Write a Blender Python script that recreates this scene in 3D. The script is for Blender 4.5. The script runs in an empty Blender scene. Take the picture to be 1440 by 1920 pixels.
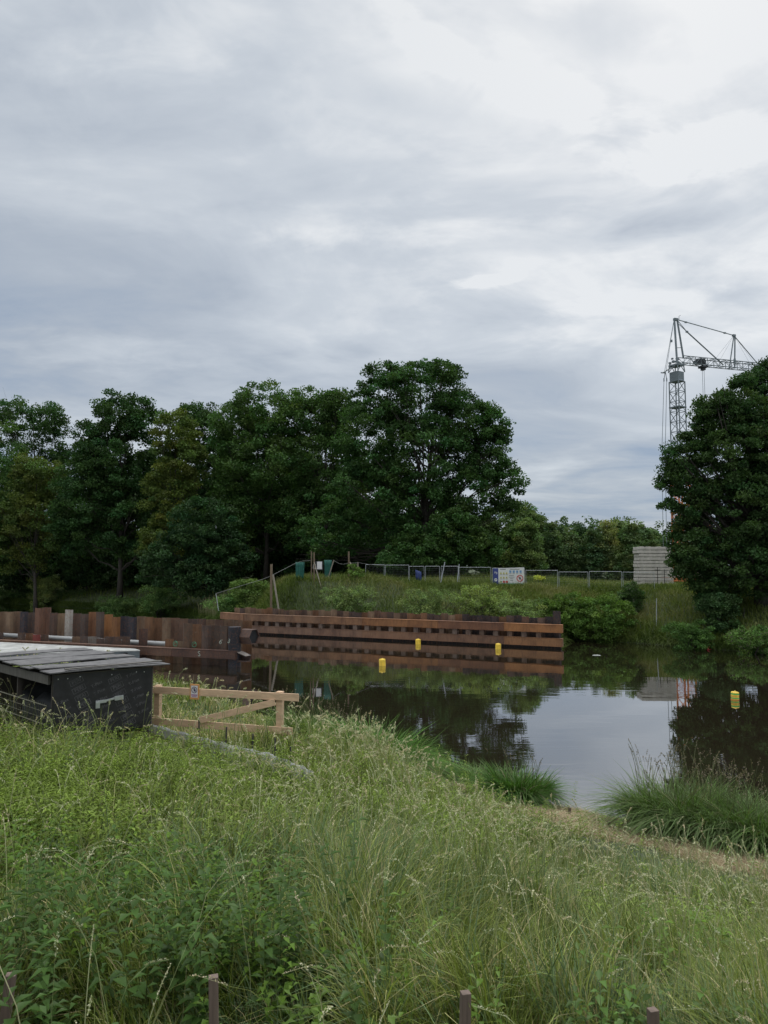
import bpy, math, random
import numpy as np
from mathutils import Vector, Matrix

R = math.radians
rnd = random.Random(7)
rng = np.random.default_rng(11)
S = bpy.context.scene
C = S.collection

# ---------------------------------------------------------------- camera
F = 1331.0
CAMZ = 6.7
PITCH = math.atan((1060 - 960) / F)
cd = bpy.data.cameras.new('camera')
cd.sensor_fit = 'VERTICAL'
cd.sensor_height = 36
cd.lens = 36 * F / 1920
cd.clip_start = 0.1
cd.clip_end = 5000
cam = bpy.data.objects.new('camera', cd)
C.objects.link(cam)
cam.location = (0, 0, CAMZ)
cam.rotation_euler = (R(90) + PITCH, 0, 0)
S.camera = cam

# ---------------------------------------------------------------- sky and light
SUN_EL, SUN_AZ = R(46), R(24)      # azimuth from +Y towards +X
w = bpy.data.worlds.new('World')
S.world = w
w.use_nodes = True
nt = w.node_tree
N, L = nt.nodes, nt.links
N.clear()


def nd(nt, t, **k):
    n = nt.nodes.new(t)
    for a, b in k.items():
        setattr(n, a, b)
    return n


def mth(nt, op, a, b=None, clamp=False):
    n = nd(nt, 'ShaderNodeMath', operation=op, use_clamp=clamp)
    for i, v in enumerate((a, b)):
        if v is None:
            continue
        if isinstance(v, (int, float)):
            n.inputs[i].default_value = v
        else:
            nt.links.new(v, n.inputs[i])
    return n.outputs[0]


def ramp(nt, fac, stops):
    n = nd(nt, 'ShaderNodeValToRGB')
    el = n.color_ramp.elements
    while len(el) < len(stops):
        el.new(0.5)
    for e, (p, c) in zip(el, stops):
        e.position = p
        e.color = (c, c, c, 1) if isinstance(c, (int, float)) else (*c, 1)
    nt.links.new(fac, n.inputs[0])
    return n.outputs[0]


sky = nd(nt, 'ShaderNodeTexSky', sky_type='NISHITA', sun_disc=False)
sky.sun_elevation = SUN_EL
sky.sun_rotation = SUN_AZ
tc = nd(nt, 'ShaderNodeTexCoord')
sep = nd(nt, 'ShaderNodeSeparateXYZ')
L.new(tc.outputs['Generated'], sep.inputs[0])
zz = mth(nt, 'ADD', mth(nt, 'MAXIMUM', sep.outputs[2], 0.0), 0.10)
u = mth(nt, 'DIVIDE', sep.outputs[0], zz)
v = mth(nt, 'DIVIDE', sep.outputs[1], zz)
cmb = nd(nt, 'ShaderNodeCombineXYZ')
L.new(mth(nt, 'MULTIPLY', u, 0.75), cmb.inputs[0])
L.new(v, cmb.inputs[1])


def cloud_noise(scale, detail, off, rough=0.5, dist=0.0):
    m = nd(nt, 'ShaderNodeVectorMath', operation='ADD')
    L.new(cmb.outputs[0], m.inputs[0])
    m.inputs[1].default_value = off
    n = nd(nt, 'ShaderNodeTexNoise')
    n.inputs['Scale'].default_value = scale
    n.inputs['Detail'].default_value = detail
    n.inputs['Roughness'].default_value = rough
    n.inputs['Distortion'].default_value = dist
    L.new(m.outputs[0], n.inputs['Vector'])
    return n.outputs[0]


big = cloud_noise(0.55, 3, (3.1, 0.7, 0), 0.5, 0.3)
mid = cloud_noise(1.7, 6, (9.4, 4.2, 0), 0.55, 0.6)
fine = cloud_noise(5.0, 5, (1.4, 8.2, 0), 0.6, 0.4)
s_ = mth(nt, 'ADD', mth(nt, 'MULTIPLY', big, 0.50), mth(nt, 'MULTIPLY', mid, 0.42))
s_ = mth(nt, 'ADD', s_, mth(nt, 'MULTIPLY', mth(nt, 'SUBTRACT', fine, .07), 0.19))
# the veiled sun brightens the clouds round it
dp = nd(nt, 'ShaderNodeVectorMath', operation='DOT_PRODUCT')
L.new(tc.outputs['Generated'], dp.inputs[0])
gx, ge = R(21), R(33)
dp.inputs[1].default_value = (math.sin(gx) * math.cos(ge), math.cos(gx) * math.cos(ge), math.sin(ge))
glow = ramp(nt, dp.outputs['Value'], [(0.80, 0.0), (0.93, 0.35), (1.0, 1.0)])
glow_s = mth(nt, 'MULTIPLY', glow, mth(nt, 'ADD', mth(nt, 'MULTIPLY', mid, 0.9), 0.15))
elev = ramp(nt, sep.outputs[2], [(0.0, 0.0), (0.12, 0.12), (0.30, 0.36), (0.58, 0.85)])
tone = mth(nt, 'ADD', mth(nt, 'SUBTRACT', mth(nt, 'MULTIPLY', s_, 1.70), 0.375), mth(nt, 'MULTIPLY', glow_s, 0.30))
tone = mth(nt, 'ADD', tone, mth(nt, 'MULTIPLY', elev, 0.42))
azim = mth(nt, 'ARCTAN2', sep.outputs[0], sep.outputs[1])
eln = mth(nt, 'ARCSINE', sep.outputs[2])


def blob(az, el, wa, we, amount, slope=0.0):
    """one bank of cloud at a compass bearing and height (degrees), ragged by the noise"""
    da = mth(nt, 'SUBTRACT', azim, R(az))
    de = mth(nt, 'SUBTRACT', mth(nt, 'SUBTRACT', eln, R(el)), mth(nt, 'MULTIPLY', da, slope))
    a_ = mth(nt, 'POWER', mth(nt, 'ABSOLUTE', mth(nt, 'DIVIDE', da, R(wa))), 2.0)
    b_ = mth(nt, 'POWER', mth(nt, 'ABSOLUTE', mth(nt, 'DIVIDE', de, R(we))), 2.0)
    f_ = mth(nt, 'SUBTRACT', 1.25, mth(nt, 'ADD', a_, b_))
    f_ = mth(nt, 'ADD', f_, mth(nt, 'MULTIPLY', mth(nt, 'SUBTRACT', fine, 0.5), 3.2))
    f_ = mth(nt, 'ADD', f_, mth(nt, 'MULTIPLY', mth(nt, 'SUBTRACT', mid, 0.5), 2.0))
    n_ = nd(nt, 'ShaderNodeMapRange', interpolation_type='SMOOTHSTEP')
    nt.links.new(f_, n_.inputs[0])
    n_.inputs[1].default_value = 0.0
    n_.inputs[2].default_value = 1.6
    n_.inputs[3].default_value = 0.0
    n_.inputs[4].default_value = amount
    return n_.outputs[0]


for b_ in ((16, 33, 9, 1.8, .17, -.35), (5, 37, 7, 1.6, .12, -.5), (25, 29, 9, 2.2, .20, -.1), (8.2, 22.0, 3.4, .6, .26, 0), (15, 40, 4, 2, .16, 0), (12, 24.5, 7, 1.0, -.08, -.1), (3, 34, 9, 1.6, -.07, -.2),
           (21.5, 24.6, 6.0, 1.3, -.36, .05), (17, 37.5, 10, 2.2, -.13, -.3), (-18, 21, 18, 3.2, -.06, 0), (-8, 29, 14, 1.5, -.08, .1),
           (2, 25.5, 14, 1.0, .07, .05), (20, 19.5, 12, .8, .06, 0), (10, 28.5, 6, 1.0, -.08, 0),
           (-24, 16, 9, 1.6, .06, 0), (12, 13, 24, 3.0, -.10, 0), (-22, 36, 12, 4, .08, .1)):
    tone = mth(nt, 'ADD', tone, blob(*b_))
cl = ramp(nt, tone, [(0.38, (2.45, 3.1, 4.1)), (0.62, (3.68, 4.13, 4.74)),
                     (0.84, (5.1, 5.5, 5.95)), (1.06, (6.9, 7.1, 7.25))])
# Nishita sky shows thinly through the cloud deck
mx = nd(nt, 'ShaderNodeMix', data_type='RGBA')
mx.inputs[0].default_value = 0.92
L.new(sky.outputs[0], mx.inputs[6])
# overcast is brightest overhead; extra boost above the view added to light the land
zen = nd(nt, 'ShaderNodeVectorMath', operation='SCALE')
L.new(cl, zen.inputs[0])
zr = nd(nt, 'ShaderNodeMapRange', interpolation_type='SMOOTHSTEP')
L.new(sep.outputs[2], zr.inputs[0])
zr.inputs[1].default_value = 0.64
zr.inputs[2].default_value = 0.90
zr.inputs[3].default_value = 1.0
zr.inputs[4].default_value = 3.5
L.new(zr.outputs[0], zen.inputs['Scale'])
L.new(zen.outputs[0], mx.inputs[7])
bg = nd(nt, 'ShaderNodeBackground')
bg.inputs[1].default_value = 0.10
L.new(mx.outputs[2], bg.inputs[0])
wo = nd(nt, 'ShaderNodeOutputWorld')
L.new(bg.outputs[0], wo.inputs[0])

sl = bpy.data.lights.new('sun', 'SUN')
sl.energy = 0.9
sl.angle = R(25)
sl.color = (1.0, 0.96, 0.90)
sun = bpy.data.objects.new('sun', sl)
C.objects.link(sun)
sd = Vector((math.sin(SUN_AZ) * math.cos(SUN_EL), math.cos(SUN_AZ) * math.cos(SUN_EL), math.sin(SUN_EL)))
sun.rotation_euler = sd.to_track_quat('Z', 'Y').to_euler()
sun.location = (0, 0, 60)

S.view_settings.view_transform = 'Standard'
S.view_settings.look = 'None'
S.view_settings.exposure = 0.22
S.view_settings.gamma = 1.0
S.cycles.max_bounces = 6
S.cycles.diffuse_bounces = 2
S.cycles.glossy_bounces = 3
S.cycles.transmission_bounces = 2
S.cycles.transparent_max_bounces = 6
S.cycles.use_denoising = True

# ---------------------------------------------------------------- pixel -> world
ca, sa = math.cos(PITCH), math.sin(PITCH)


def ray(px, py):
    x = (px - 720) / F
    vv = (960 - py) / F
    return np.array((x, ca - vv * sa, sa + vv * ca))


def P(px, py, Y):
    d = ray(px, py)
    return np.array((0, 0, CAMZ)) + d * (Y / d[1])


def W(px, py, z=0.0):
    d = ray(px, py)
    return np.array((0, 0, CAMZ)) + d * ((z - CAMZ) / d[2])


def proj(p):
    x, y, z = p[..., 0], p[..., 1], p[..., 2] - CAMZ
    dep = y * ca + z * sa
    up = -y * sa + z * ca
    return 720 + F * x / dep, 960 - F * up / dep


# ---------------------------------------------------------------- materials
def pbase(name):
    m = bpy.data.materials.new(name)
    m.use_nodes = True
    m.node_tree.nodes.clear()
    nt = m.node_tree
    b = nd(nt, 'ShaderNodeBsdfPrincipled')
    o = nd(nt, 'ShaderNodeOutputMaterial')
    nt.links.new(b.outputs[0], o.inputs[0])
    return m, nt, b


def mixc(nt, fac, a, b, blend='MIX'):
    n = nd(nt, 'ShaderNodeMix', data_type='RGBA', blend_type=blend)
    for i, v in ((0, fac), (6, a), (7, b)):
        if isinstance(v, (int, float)):
            n.inputs[i].default_value = v
        elif isinstance(v, tuple):
            n.inputs[i].default_value = (*v, 1)
        else:
            nt.links.new(v, n.inputs[i])
    return n.outputs[2]


def noise(nt, scale, detail=4, vec=None, rough=0.55, dist=0.0, stretch=None):
    n = nd(nt, 'ShaderNodeTexNoise')
    n.inputs['Scale'].default_value = scale
    n.inputs['Detail'].default_value = detail
    n.inputs['Roughness'].default_value = rough
    n.inputs['Distortion'].default_value = dist
    if vec is None:
        vec = nd(nt, 'ShaderNodeTexCoord').outputs['Object']
    if stretch:
        mp = nd(nt, 'ShaderNodeMapping')
        mp.inputs['Scale'].default_value = stretch
        nt.links.new(vec, mp.inputs[0])
        vec = mp.outputs[0]
    nt.links.new(vec, n.inputs['Vector'])
    return n.outputs[0]


def bump(nt, b, h, strength=0.3, dist=0.02):
    n = nd(nt, 'ShaderNodeBump')
    n.inputs['Strength'].default_value = strength
    n.inputs['Distance'].default_value = dist
    nt.links.new(h, n.inputs['Height'])
    nt.links.new(n.outputs[0], b.inputs['Normal'])


def mat(name, col, rough=0.7, metal=0.0, var=0.25, scale=6.0, stretch=None, attr=False, bmp=0.0):
    """base colour varied by noise; attr=True multiplies by the mesh colour attribute"""
    m, nt, b = pbase(name)
    n1 = noise(nt, scale, 5, stretch=stretch)
    lo = tuple(c * (1 - var) for c in col)
    hi = tuple(min(1, c * (1 + var)) for c in col)
    c = mixc(nt, ramp(nt, n1, [(0.3, 0.0), (0.7, 1.0)]), lo, hi)
    if attr:
        a = nd(nt, 'ShaderNodeAttribute', attribute_name='Col')
        c = mixc(nt, 1.0, c, a.outputs['Color'], 'MULTIPLY')
    nt.links.new(c, b.inputs['Base Color'])
    b.inputs['Roughness'].default_value = rough
    b.inputs['Metallic'].default_value = metal
    if bmp:
        bump(nt, b, n1, bmp)
    return m


def leafmat(name, trans=0.35, rough=0.55, gloss=0.04):
    m = bpy.data.materials.new(name)
    m.use_nodes = True
    nt = m.node_tree
    nt.nodes.clear()
    a = nd(nt, 'ShaderNodeAttribute', attribute_name='Col')
    d = nd(nt, 'ShaderNodeBsdfDiffuse')
    t = nd(nt, 'ShaderNodeBsdfTranslucent')
    g = nd(nt, 'ShaderNodeBsdfGlossy')
    g.inputs['Roughness'].default_value = rough
    g.inputs['Color'].default_value = (0.9, 0.9, 0.8, 1)
    nt.links.new(a.outputs['Color'], d.inputs[0])
    nt.links.new(mixc(nt, 1.0, a.outputs['Color'], (1.0, 1.15, 0.55), 'MULTIPLY'), t.inputs[0])
    m1 = nd(nt, 'ShaderNodeMixShader')
    m1.inputs[0].default_value = trans
    nt.links.new(d.outputs[0], m1.inputs[1])
    nt.links.new(t.outputs[0], m1.inputs[2])
    m2 = nd(nt, 'ShaderNodeMixShader')
    m2.inputs[0].default_value = gloss
    nt.links.new(m1.outputs[0], m2.inputs[1])
    nt.links.new(g.outputs[0], m2.inputs[2])
    o = nd(nt, 'ShaderNodeOutputMaterial')
    nt.links.new(m2.outputs[0], o.inputs[0])
    return m


M_leaf = leafmat('tree_leaves', 0.30, 0.5, 0.015)
M_grass = leafmat('grass_blades', 0.28, 0.40, 0.018)
M_bark = mat('bark', (0.045, 0.038, 0.03), 0.9, var=0.4, scale=3, stretch=(4, 4, 0.6), bmp=0.4)


def rust_mat(name):
    m, nt, b = pbase(name)
    n1 = noise(nt, 0.9, 6, rough=0.7, stretch=(1, 1, 0.6))
    n2 = noise(nt, 7, 6, rough=0.7)
    n3 = noise(nt, 5, 4, rough=0.6, stretch=(3, 3, 0.25))
    a = nd(nt, 'ShaderNodeAttribute', attribute_name='Col')
    c = mixc(nt, ramp(nt, n1, [(0.4, 0.0), (0.62, 0.8)]), (1, 1, 1), (0.45, 0.42, 0.45))
    c = mixc(nt, 1.0, a.outputs['Color'], c, 'MULTIPLY')
    c = mixc(nt, ramp(nt, n2, [(0.5, 0.0), (0.72, 0.55)]), c, (0.20, 0.075, 0.028))
    c = mixc(nt, ramp(nt, n3, [(0.55, 0.0), (0.7, 0.6)]), c, (0.035, 0.022, 0.018))
    # pale lime deposits
    n4 = noise(nt, 1.3, 8, rough=0.8)
    c = mixc(nt, ramp(nt, n4, [(0.63, 0.0), (0.70, 0.55)]), c, (0.22, 0.19, 0.15))
    nt.links.new(c, b.inputs['Base Color'])
    b.inputs['Roughness'].default_value = 0.8
    b.inputs['Metallic'].default_value = 0.0
    bump(nt, b, n2, 0.4, 0.02)
    return m


M_rust = rust_mat('rusted_steel')
M_black = mat('black_shade_and_brackets', (0.01, 0.01, 0.011), 0.8)  # for the painted pipe shade and the black brackets


def ground_mat():
    m, nt, b = pbase('soil_and_turf')
    n1 = noise(nt, 0.6, 6)
    n2 = noise(nt, 6, 6)
    c = mixc(nt, ramp(nt, n1, [(0.35, 0), (0.65, 1)]), (0.035, 0.055, 0.018), (0.055, 0.075, 0.026))
    c = mixc(nt, ramp(nt, n2, [(0.45, 0), (0.7, 0.6)]), c, (0.06, 0.048, 0.03))
    nt.links.new(c, b.inputs['Base Color'])
    b.inputs['Roughness'].default_value = 0.95
    bump(nt, b, n2, 0.6, 0.05)
    return m


def water_mat():
    m = bpy.data.materials.new('river_water')
    m.use_nodes = True
    nt = m.node_tree
    nt.nodes.clear()
    d = nd(nt, 'ShaderNodeBsdfDiffuse')
    d.inputs[0].default_value = (0.021, 0.017, 0.010, 1)
    g = nd(nt, 'ShaderNodeBsdfGlossy')
    g.inputs['Roughness'].default_value = 0.015
    g.inputs['Color'].default_value = (0.97, 0.98, 1.0, 1)
    tcn = nd(nt, 'ShaderNodeTexCoord').outputs['Object']
    h1 = noise(nt, 1.0, 3, tcn, 0.5, 0.2, stretch=(0.5, 1.9, 1))
    h2 = noise(nt, 0.22, 2, tcn, 0.5, 0, stretch=(0.5, 1.0, 1))
    hh = mth(nt, 'MULTIPLY', h1, ramp(nt, h2, [(0.40, 0.10), (0.62, 0.9)]))
    bp = nd(nt, 'ShaderNodeBump')
    bp.inputs['Strength'].default_value = 0.5
    bp.inputs['Distance'].default_value = 0.012
    nt.links.new(hh, bp.inputs['Height'])
    nt.links.new(bp.outputs[0], g.inputs['Normal'])
    fr = nd(nt, 'ShaderNodeFresnel')
    fr.inputs['IOR'].default_value = 2.5
    nt.links.new(bp.outputs[0], fr.inputs['Normal'])
    mx = nd(nt, 'ShaderNodeMixShader')
    nt.links.new(mth(nt, 'MULTIPLY', fr.outputs[0], 1.42, True), mx.inputs[0])
    nt.links.new(d.outputs[0], mx.inputs[1])
    nt.links.new(g.outputs[0], mx.inputs[2])
    o = nd(nt, 'ShaderNodeOutputMaterial')
    nt.links.new(mx.outputs[0], o.inputs[0])
    return m


# ---------------------------------------------------------------- mesh helpers
def link(name, me, m=None, parent=None, loc=None):
    o = bpy.data.objects.new(name, me)
    C.objects.link(o)
    if m is not None and me is not None:
        me.materials.append(m)
    if parent is not None:
        o.parent = parent
    if loc is not None:
        o.location = loc
    return o


def tag(o, label=None, cat=None, group=None, kind=None):
    if label:
        o['label'] = label
    if cat:
        o['category'] = cat
    if group:
        o['group'] = group
    if kind:
        o['kind'] = kind
    return o


def thing(name, label, cat, loc=(0, 0, 0), group=None, rz=0.0):
    o = bpy.data.objects.new(name, None)
    o.empty_display_size = 0.3
    C.objects.link(o)
    o.location = tuple(float(c) for c in loc)
    o.rotation_euler = (0, 0, rz)
    return tag(o, label, cat, group)


def copy_tree(o, parent=None):
    c = o.copy()
    C.objects.link(c)
    c.parent = parent
    for ch in [x for x in bpy.data.objects if x.parent == o]:
        copy_tree(ch, c)
    return c


def npmesh(name, verts, faces, cols=None, smooth=False):
    """verts (N,3), faces (M,k) index array of quads or triangles, cols (N,3)"""
    verts = np.asarray(verts, dtype=np.float32)
    faces = np.asarray(faces, dtype=np.int32)
    me = bpy.data.meshes.new(name)
    k = faces.shape[1]
    me.vertices.add(len(verts))
    me.vertices.foreach_set('co', verts.ravel())
    me.loops.add(faces.size)
    me.loops.foreach_set('vertex_index', faces.ravel())
    me.polygons.add(len(faces))
    me.polygons.foreach_set('loop_start', np.arange(0, faces.size, k, dtype=np.int32))
    if smooth:
        me.polygons.foreach_set('use_smooth', np.ones(len(faces), dtype=bool))
    if cols is not None:
        a = me.attributes.new('Col', 'FLOAT_COLOR', 'POINT')
        cc = np.ones((len(verts), 4), dtype=np.float32)
        cc[:, :3] = cols
        a.data.foreach_set('color', cc.ravel())
    me.update(calc_edges=True)
    return me


class MB:
    def __init__(s, origin=(0, 0, 0)):
        s.v, s.f, s.c = [], [], []
        s.o = np.array(origin, dtype=float)
        s.col = (1, 1, 1)

    def add(s, vs, fs):
        b = len(s.v)
        for q in vs:
            s.v.append(tuple(np.array(q, dtype=float) - s.o))
            s.c.append(s.col)
        for q in fs:
            s.f.append(tuple(b + i for i in q))

    def hexa(s, p):
        """eight corners: bottom ring 0-3, top ring 4-7"""
        s.add(p, [(3, 2, 1, 0), (4, 5, 6, 7), (0, 1, 5, 4), (1, 2, 6, 5), (2, 3, 7, 6), (3, 0, 4, 7)])

    def box(s, c, size, e=(1, 0, 0), n=None):
        e = np.array(e, dtype=float)
        e /= np.linalg.norm(e)
        up = np.array((0, 0, 1.0))
        n = np.cross(up, e) if n is None else np.array(n, dtype=float)
        n /= np.linalg.norm(n)
        up = np.cross(e, n)
        c = np.array(c, dtype=float)
        a, b, d = (size[0] / 2 * e, size[1] / 2 * n, size[2] / 2 * up)
        s.hexa([c - a - b - d, c + a - b - d, c + a + b - d, c - a + b - d,
                c - a - b + d, c + a - b + d, c + a + b + d, c - a + b + d])

    def beam(s, p0, p1, wd, ht, up=(0, 0, 1)):
        p0, p1 = np.array(p0, dtype=float), np.array(p1, dtype=float)
        e = p1 - p0
        ln = np.linalg.norm(e)
        e = e / ln
        up = np.array(up, dtype=float)
        if abs(np.dot(up, e)) > 0.97:
            up = np.array((1.0, 0, 0))
        n = np.cross(up, e)
        s.box((p0 + p1) / 2, (ln, wd, ht), e, n)

    def tube(s, pts, rad, n=8, cap=True):
        pts = [np.array(p, dtype=float) for p in pts]
        if isinstance(rad, (int, float)):
            rad = [rad] * len(pts)
        vs, fs = [], []
        prev = None
        for i, p in enumerate(pts):
            t = pts[min(i + 1, len(pts) - 1)] - pts[max(i - 1, 0)]
            t /= (np.linalg.norm(t) + 1e-9)
            if prev is None:
                a = np.cross(t, (0, 0, 1.0)) if abs(t[2]) < 0.9 else np.cross(t, (1.0, 0, 0))
            else:
                a = prev - t * np.dot(prev, t)
            a /= np.linalg.norm(a)
            prev = a
            b = np.cross(t, a)
            for k in range(n):
                an = 2 * math.pi * k / n
                vs.append(p + rad[i] * (math.cos(an) * a + math.sin(an) * b))
        for i in range(len(pts) - 1):
            for k in range(n):
                k2 = (k + 1) % n
                fs.append((i * n + k, i * n + k2, (i + 1) * n + k2, (i + 1) * n + k))
        if cap:
            fs.append(tuple(range(n - 1, -1, -1)))
            fs.append(tuple((len(pts) - 1) * n + k for k in range(n)))
        s.add(vs, fs)

    def lathe(s, c, prof, n=20, axis=(0, 0, 1)):
        s.tube([np.array(c) + np.array(axis) * z for r, z in prof], [r for r, z in prof], n)

    def build(s, name, m, parent=None, bevel=0.0, smooth=False, loc=None):
        me = bpy.data.meshes.new(name)
        me.from_pydata([tuple(float(q) for q in p) for p in s.v], [], s.f)
        a = me.attributes.new('Col', 'FLOAT_COLOR', 'POINT')
        a.data.foreach_set('color', np.array([(*c, 1) for c in s.c], dtype=np.float32).ravel())
        if smooth:
            me.polygons.foreach_set('use_smooth', np.ones(len(me.polygons), dtype=bool))
        me.update()
        o = link(name, me, m, parent)
        o.location = tuple(float(q) for q in s.o) if parent is None else (loc or (0, 0, 0))
        if bevel:
            b = o.modifiers.new('bevel', 'BEVEL')
            b.width = bevel
            b.segments = 2
            b.limit_method = 'ANGLE'
        return o


# ---------------------------------------------------------------- terrain
near_shore = [np.array(p[:2]) for p in (
    (-260, 52, 0), (-60, 44, 0), (-24, 38, 0), (-14, 35, 0), (-9, 33.5, 0), (-5.2, 32, 0), (-2.4, 29.5, 0), (-0.2, 27.4, 0), (1.0, 26.0, 0),
    (2.4, 23.6, 0), (4.0, 21.5, 0), (5.2, 19.9, 0), (6.3, 19.3, 0), (7.6, 19.2, 0), (9.4, 18.6, 0), (12.5, 17.0, 0),
    (18, 14.5, 0), (30, 11, 0), (90, 2, 0), (260, -20, 0))]
WL = W(432, 1187)
WR = W(1050, 1217)
wd = (WR - WL) / np.linalg.norm(WR - WL)
wn = np.array((-wd[1], wd[0], 0))          # away from the camera
if wn[1] < 0:
    wn = -wn
far_shore = [W(*p)[:2] for p in ((-900, 1110), (-200, 1122), (0, 1130), (100, 1137), (250, 1145), (340, 1154), (392, 1161))]
far_shore += [(WL + wn * 4 - wd * 2)[:2], (WL + wn * 1.4 + wd * 1.5)[:2], (WR + wn * 1.3 - wd * 1.0)[:2]]
far_shore += [W(*p)[:2] for p in ((1068, 1199), (1100, 1201), (1200, 1206), (1300, 1215), (1440, 1224), (1700, 1240), (2600, 1275))]
far_shore += [np.array((200.0, 42.0)), np.array((300.0, 40.0))]
poly = np.array(list(near_shore) + list(far_shore)[::-1])


def seg_dist(P2, pts):
    best = np.full(len(P2), 1e9)
    for a, b in zip(pts[:-1], pts[1:]):
        a, b = np.array(a), np.array(b)
        ab = b - a
        t = np.clip(((P2 - a) @ ab) / (ab @ ab), 0, 1)
        d = np.linalg.norm(P2 - (a + t[:, None] * ab), axis=1)
        best = np.minimum(best, d)
    return best


def inside(P2, pg):
    r = np.zeros(len(P2), dtype=bool)
    j = len(pg) - 1
    for i in range(len(pg)):
        xi, yi = pg[i]
        xj, yj = pg[j]
        c = ((yi > P2[:, 1]) != (yj > P2[:, 1])) & (
            P2[:, 0] < (xj - xi) * (P2[:, 1] - yi) / (yj - yi + 1e-12) + xi)
        r ^= c
        j = i
    return r


def wob(x, y, s, ph=0.0):
    return (np.sin(x * s + ph) * np.cos(y * s * 1.3 + ph * 2) + 0.5 * np.sin(x * s * 2.3 + y * s * 1.7 + ph * 3)
            + 0.3 * np.sin(x * s * 4.1 - y * s * 3.7 + ph))


def height(x, y):
    x = np.atleast_1d(np.asarray(x, dtype=float))
    y = np.atleast_1d(np.asarray(y, dtype=float))
    P2 = np.stack([x, y], 1)
    dn, df = seg_dist(P2, near_shore), seg_dist(P2, far_shore)
    wet = inside(P2, poly)
    d = np.minimum(dn, df)
    zl = np.interp(dn, [0, .4, 2.6, 4.6, 7, 9.4, 12, 16, 24, 60], [0, .15, .75, 1.3, 2.3, 2.9, 3.2, 4.05, 4.75, 5.0])
    zr = np.interp(dn, [0, .4, 1.5, 2.4, 3.2, 4.1, 5.7, 7.3, 8.8, 10.8, 12.8, 14.8, 16, 24, 60],
                   [0, .15, .45, .65, .85, 1.0, 1.2, 1.4, 1.65, 2.1, 2.8, 3.65, 4.05, 4.75, 5.0])
    rf = np.clip((x + .8) / 3.6, 0, 1)
    rf = rf * rf * (3 - 2 * rf)
    zn = zl * (1 - rf) + zr * rf
    zf = np.interp(df, [0, .5, 2.5, 6, 10, 14, 60], [0, .35, 1.3, 3.0, 4.2, 4.55, 4.75])
    left = np.clip((-x - 12) / 14, 0, 1)
    zfl = np.interp(df, [0, .5, 3, 8, 16, 40], [0, .35, 1.2, 2.4, 3.6, 4.4])
    zf = zf * (1 - .09 * np.clip((x - 17) / 9, 0, 1))
    zf = zf * (1 - left) + zfl * left
    z = np.where(dn < df, zn, zf)
    amp = np.clip(d / 6, 0, 1) * (1 - .6 * (dn < df) * (dn < 12))
    z = np.where(dn > df, np.maximum(z, 5.15 * np.exp(-((x + 6) / 12.5) ** 4 - ((y - 77.8) / 6.8) ** 4) * np.clip(df / 5.5, 0, 1)), z)
    z = z + 0.28 * np.exp(-((x + 3.2) / 2.2) ** 2 - ((y - 13.6) / 1.1) ** 2)
    z = z + amp * (0.05 * wob(x, y, 0.9) + 0.10 * wob(x, y, 0.23, 1.0))
    zw = -np.interp(d, [0, 1, 5, 300], [0, 0.5, 1.6, 2.0])
    return np.where(wet, zw, z)


def H(x, y):
    return float(height(x, y)[0])


def axis_lines(fine, n, step, grow, lo, hi):
    a = [0.0]
    st = step
    while a[-1] < hi:
        if a[-1] > fine:
            st *= grow
        a.append(a[-1] + st)
    b = [0.0]
    st = step
    while b[-1] > lo:
        if b[-1] < -fine:
            st *= grow
        b.append(b[-1] - st)
    return np.array(b[1:][::-1] + a)


gx_ = axis_lines(26, 0, 0.5, 1.035, -1400, 1400)
gy_ = axis_lines(32, 0, 0.5, 1.028, -60, 1800)
GX, GY = np.meshgrid(gx_, gy_)
GZ = height(GX.ravel(), GY.ravel())
vv = np.stack([GX.ravel(), GY.ravel(), GZ], 1)
nx, ny = len(gx_), len(gy_)
idx = np.arange(nx * ny).reshape(ny, nx)
ff = np.stack([idx[:-1, :-1], idx[:-1, 1:], idx[1:, 1:], idx[1:, :-1]], -1).reshape(-1, 4)
g = link('ground', npmesh('ground', vv, ff, smooth=True), ground_mat())
tag(g, 'dark soil under the grass of both river banks', kind='structure')
wm = MB()
wm.add([(-1400, -60, 0), (1400, -60, 0), (1400, 1800, 0), (-1400, 1800, 0)], [(0, 1, 2, 3)])
wt = wm.build('river_water', water_mat())
tag(wt, 'calm brown river water reflecting the sky', kind='structure')


# ---------------------------------------------------------------- foliage builders
def leaf_quads(pos, size, normal_bias=(0, 0, 0.5), spread=1.0, aspect=0.62):
    n = len(pos)
    nr = rng.normal(size=(n, 3)) * spread + np.array(normal_bias)
    nr /= np.linalg.norm(nr, axis=1)[:, None]
    t = rng.normal(size=(n, 3))
    t -= nr * np.sum(t * nr, 1)[:, None]
    t /= np.linalg.norm(t, axis=1)[:, None]
    b = np.cross(nr, t)
    s = size[:, None]
    v0 = pos - t * s * 0.5
    v1 = pos + b * s * 0.5 * aspect - t * s * 0.05
    v2 = pos + t * s * 0.5
    v3 = pos - b * s * 0.5 * aspect + nr * s * 0.12 + t * s * 0.08
    V = np.stack([v0, v1, v2, v3], 1).reshape(-1, 3)
    Fq = np.arange(4 * n).reshape(n, 4)
    return V, Fq


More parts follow.
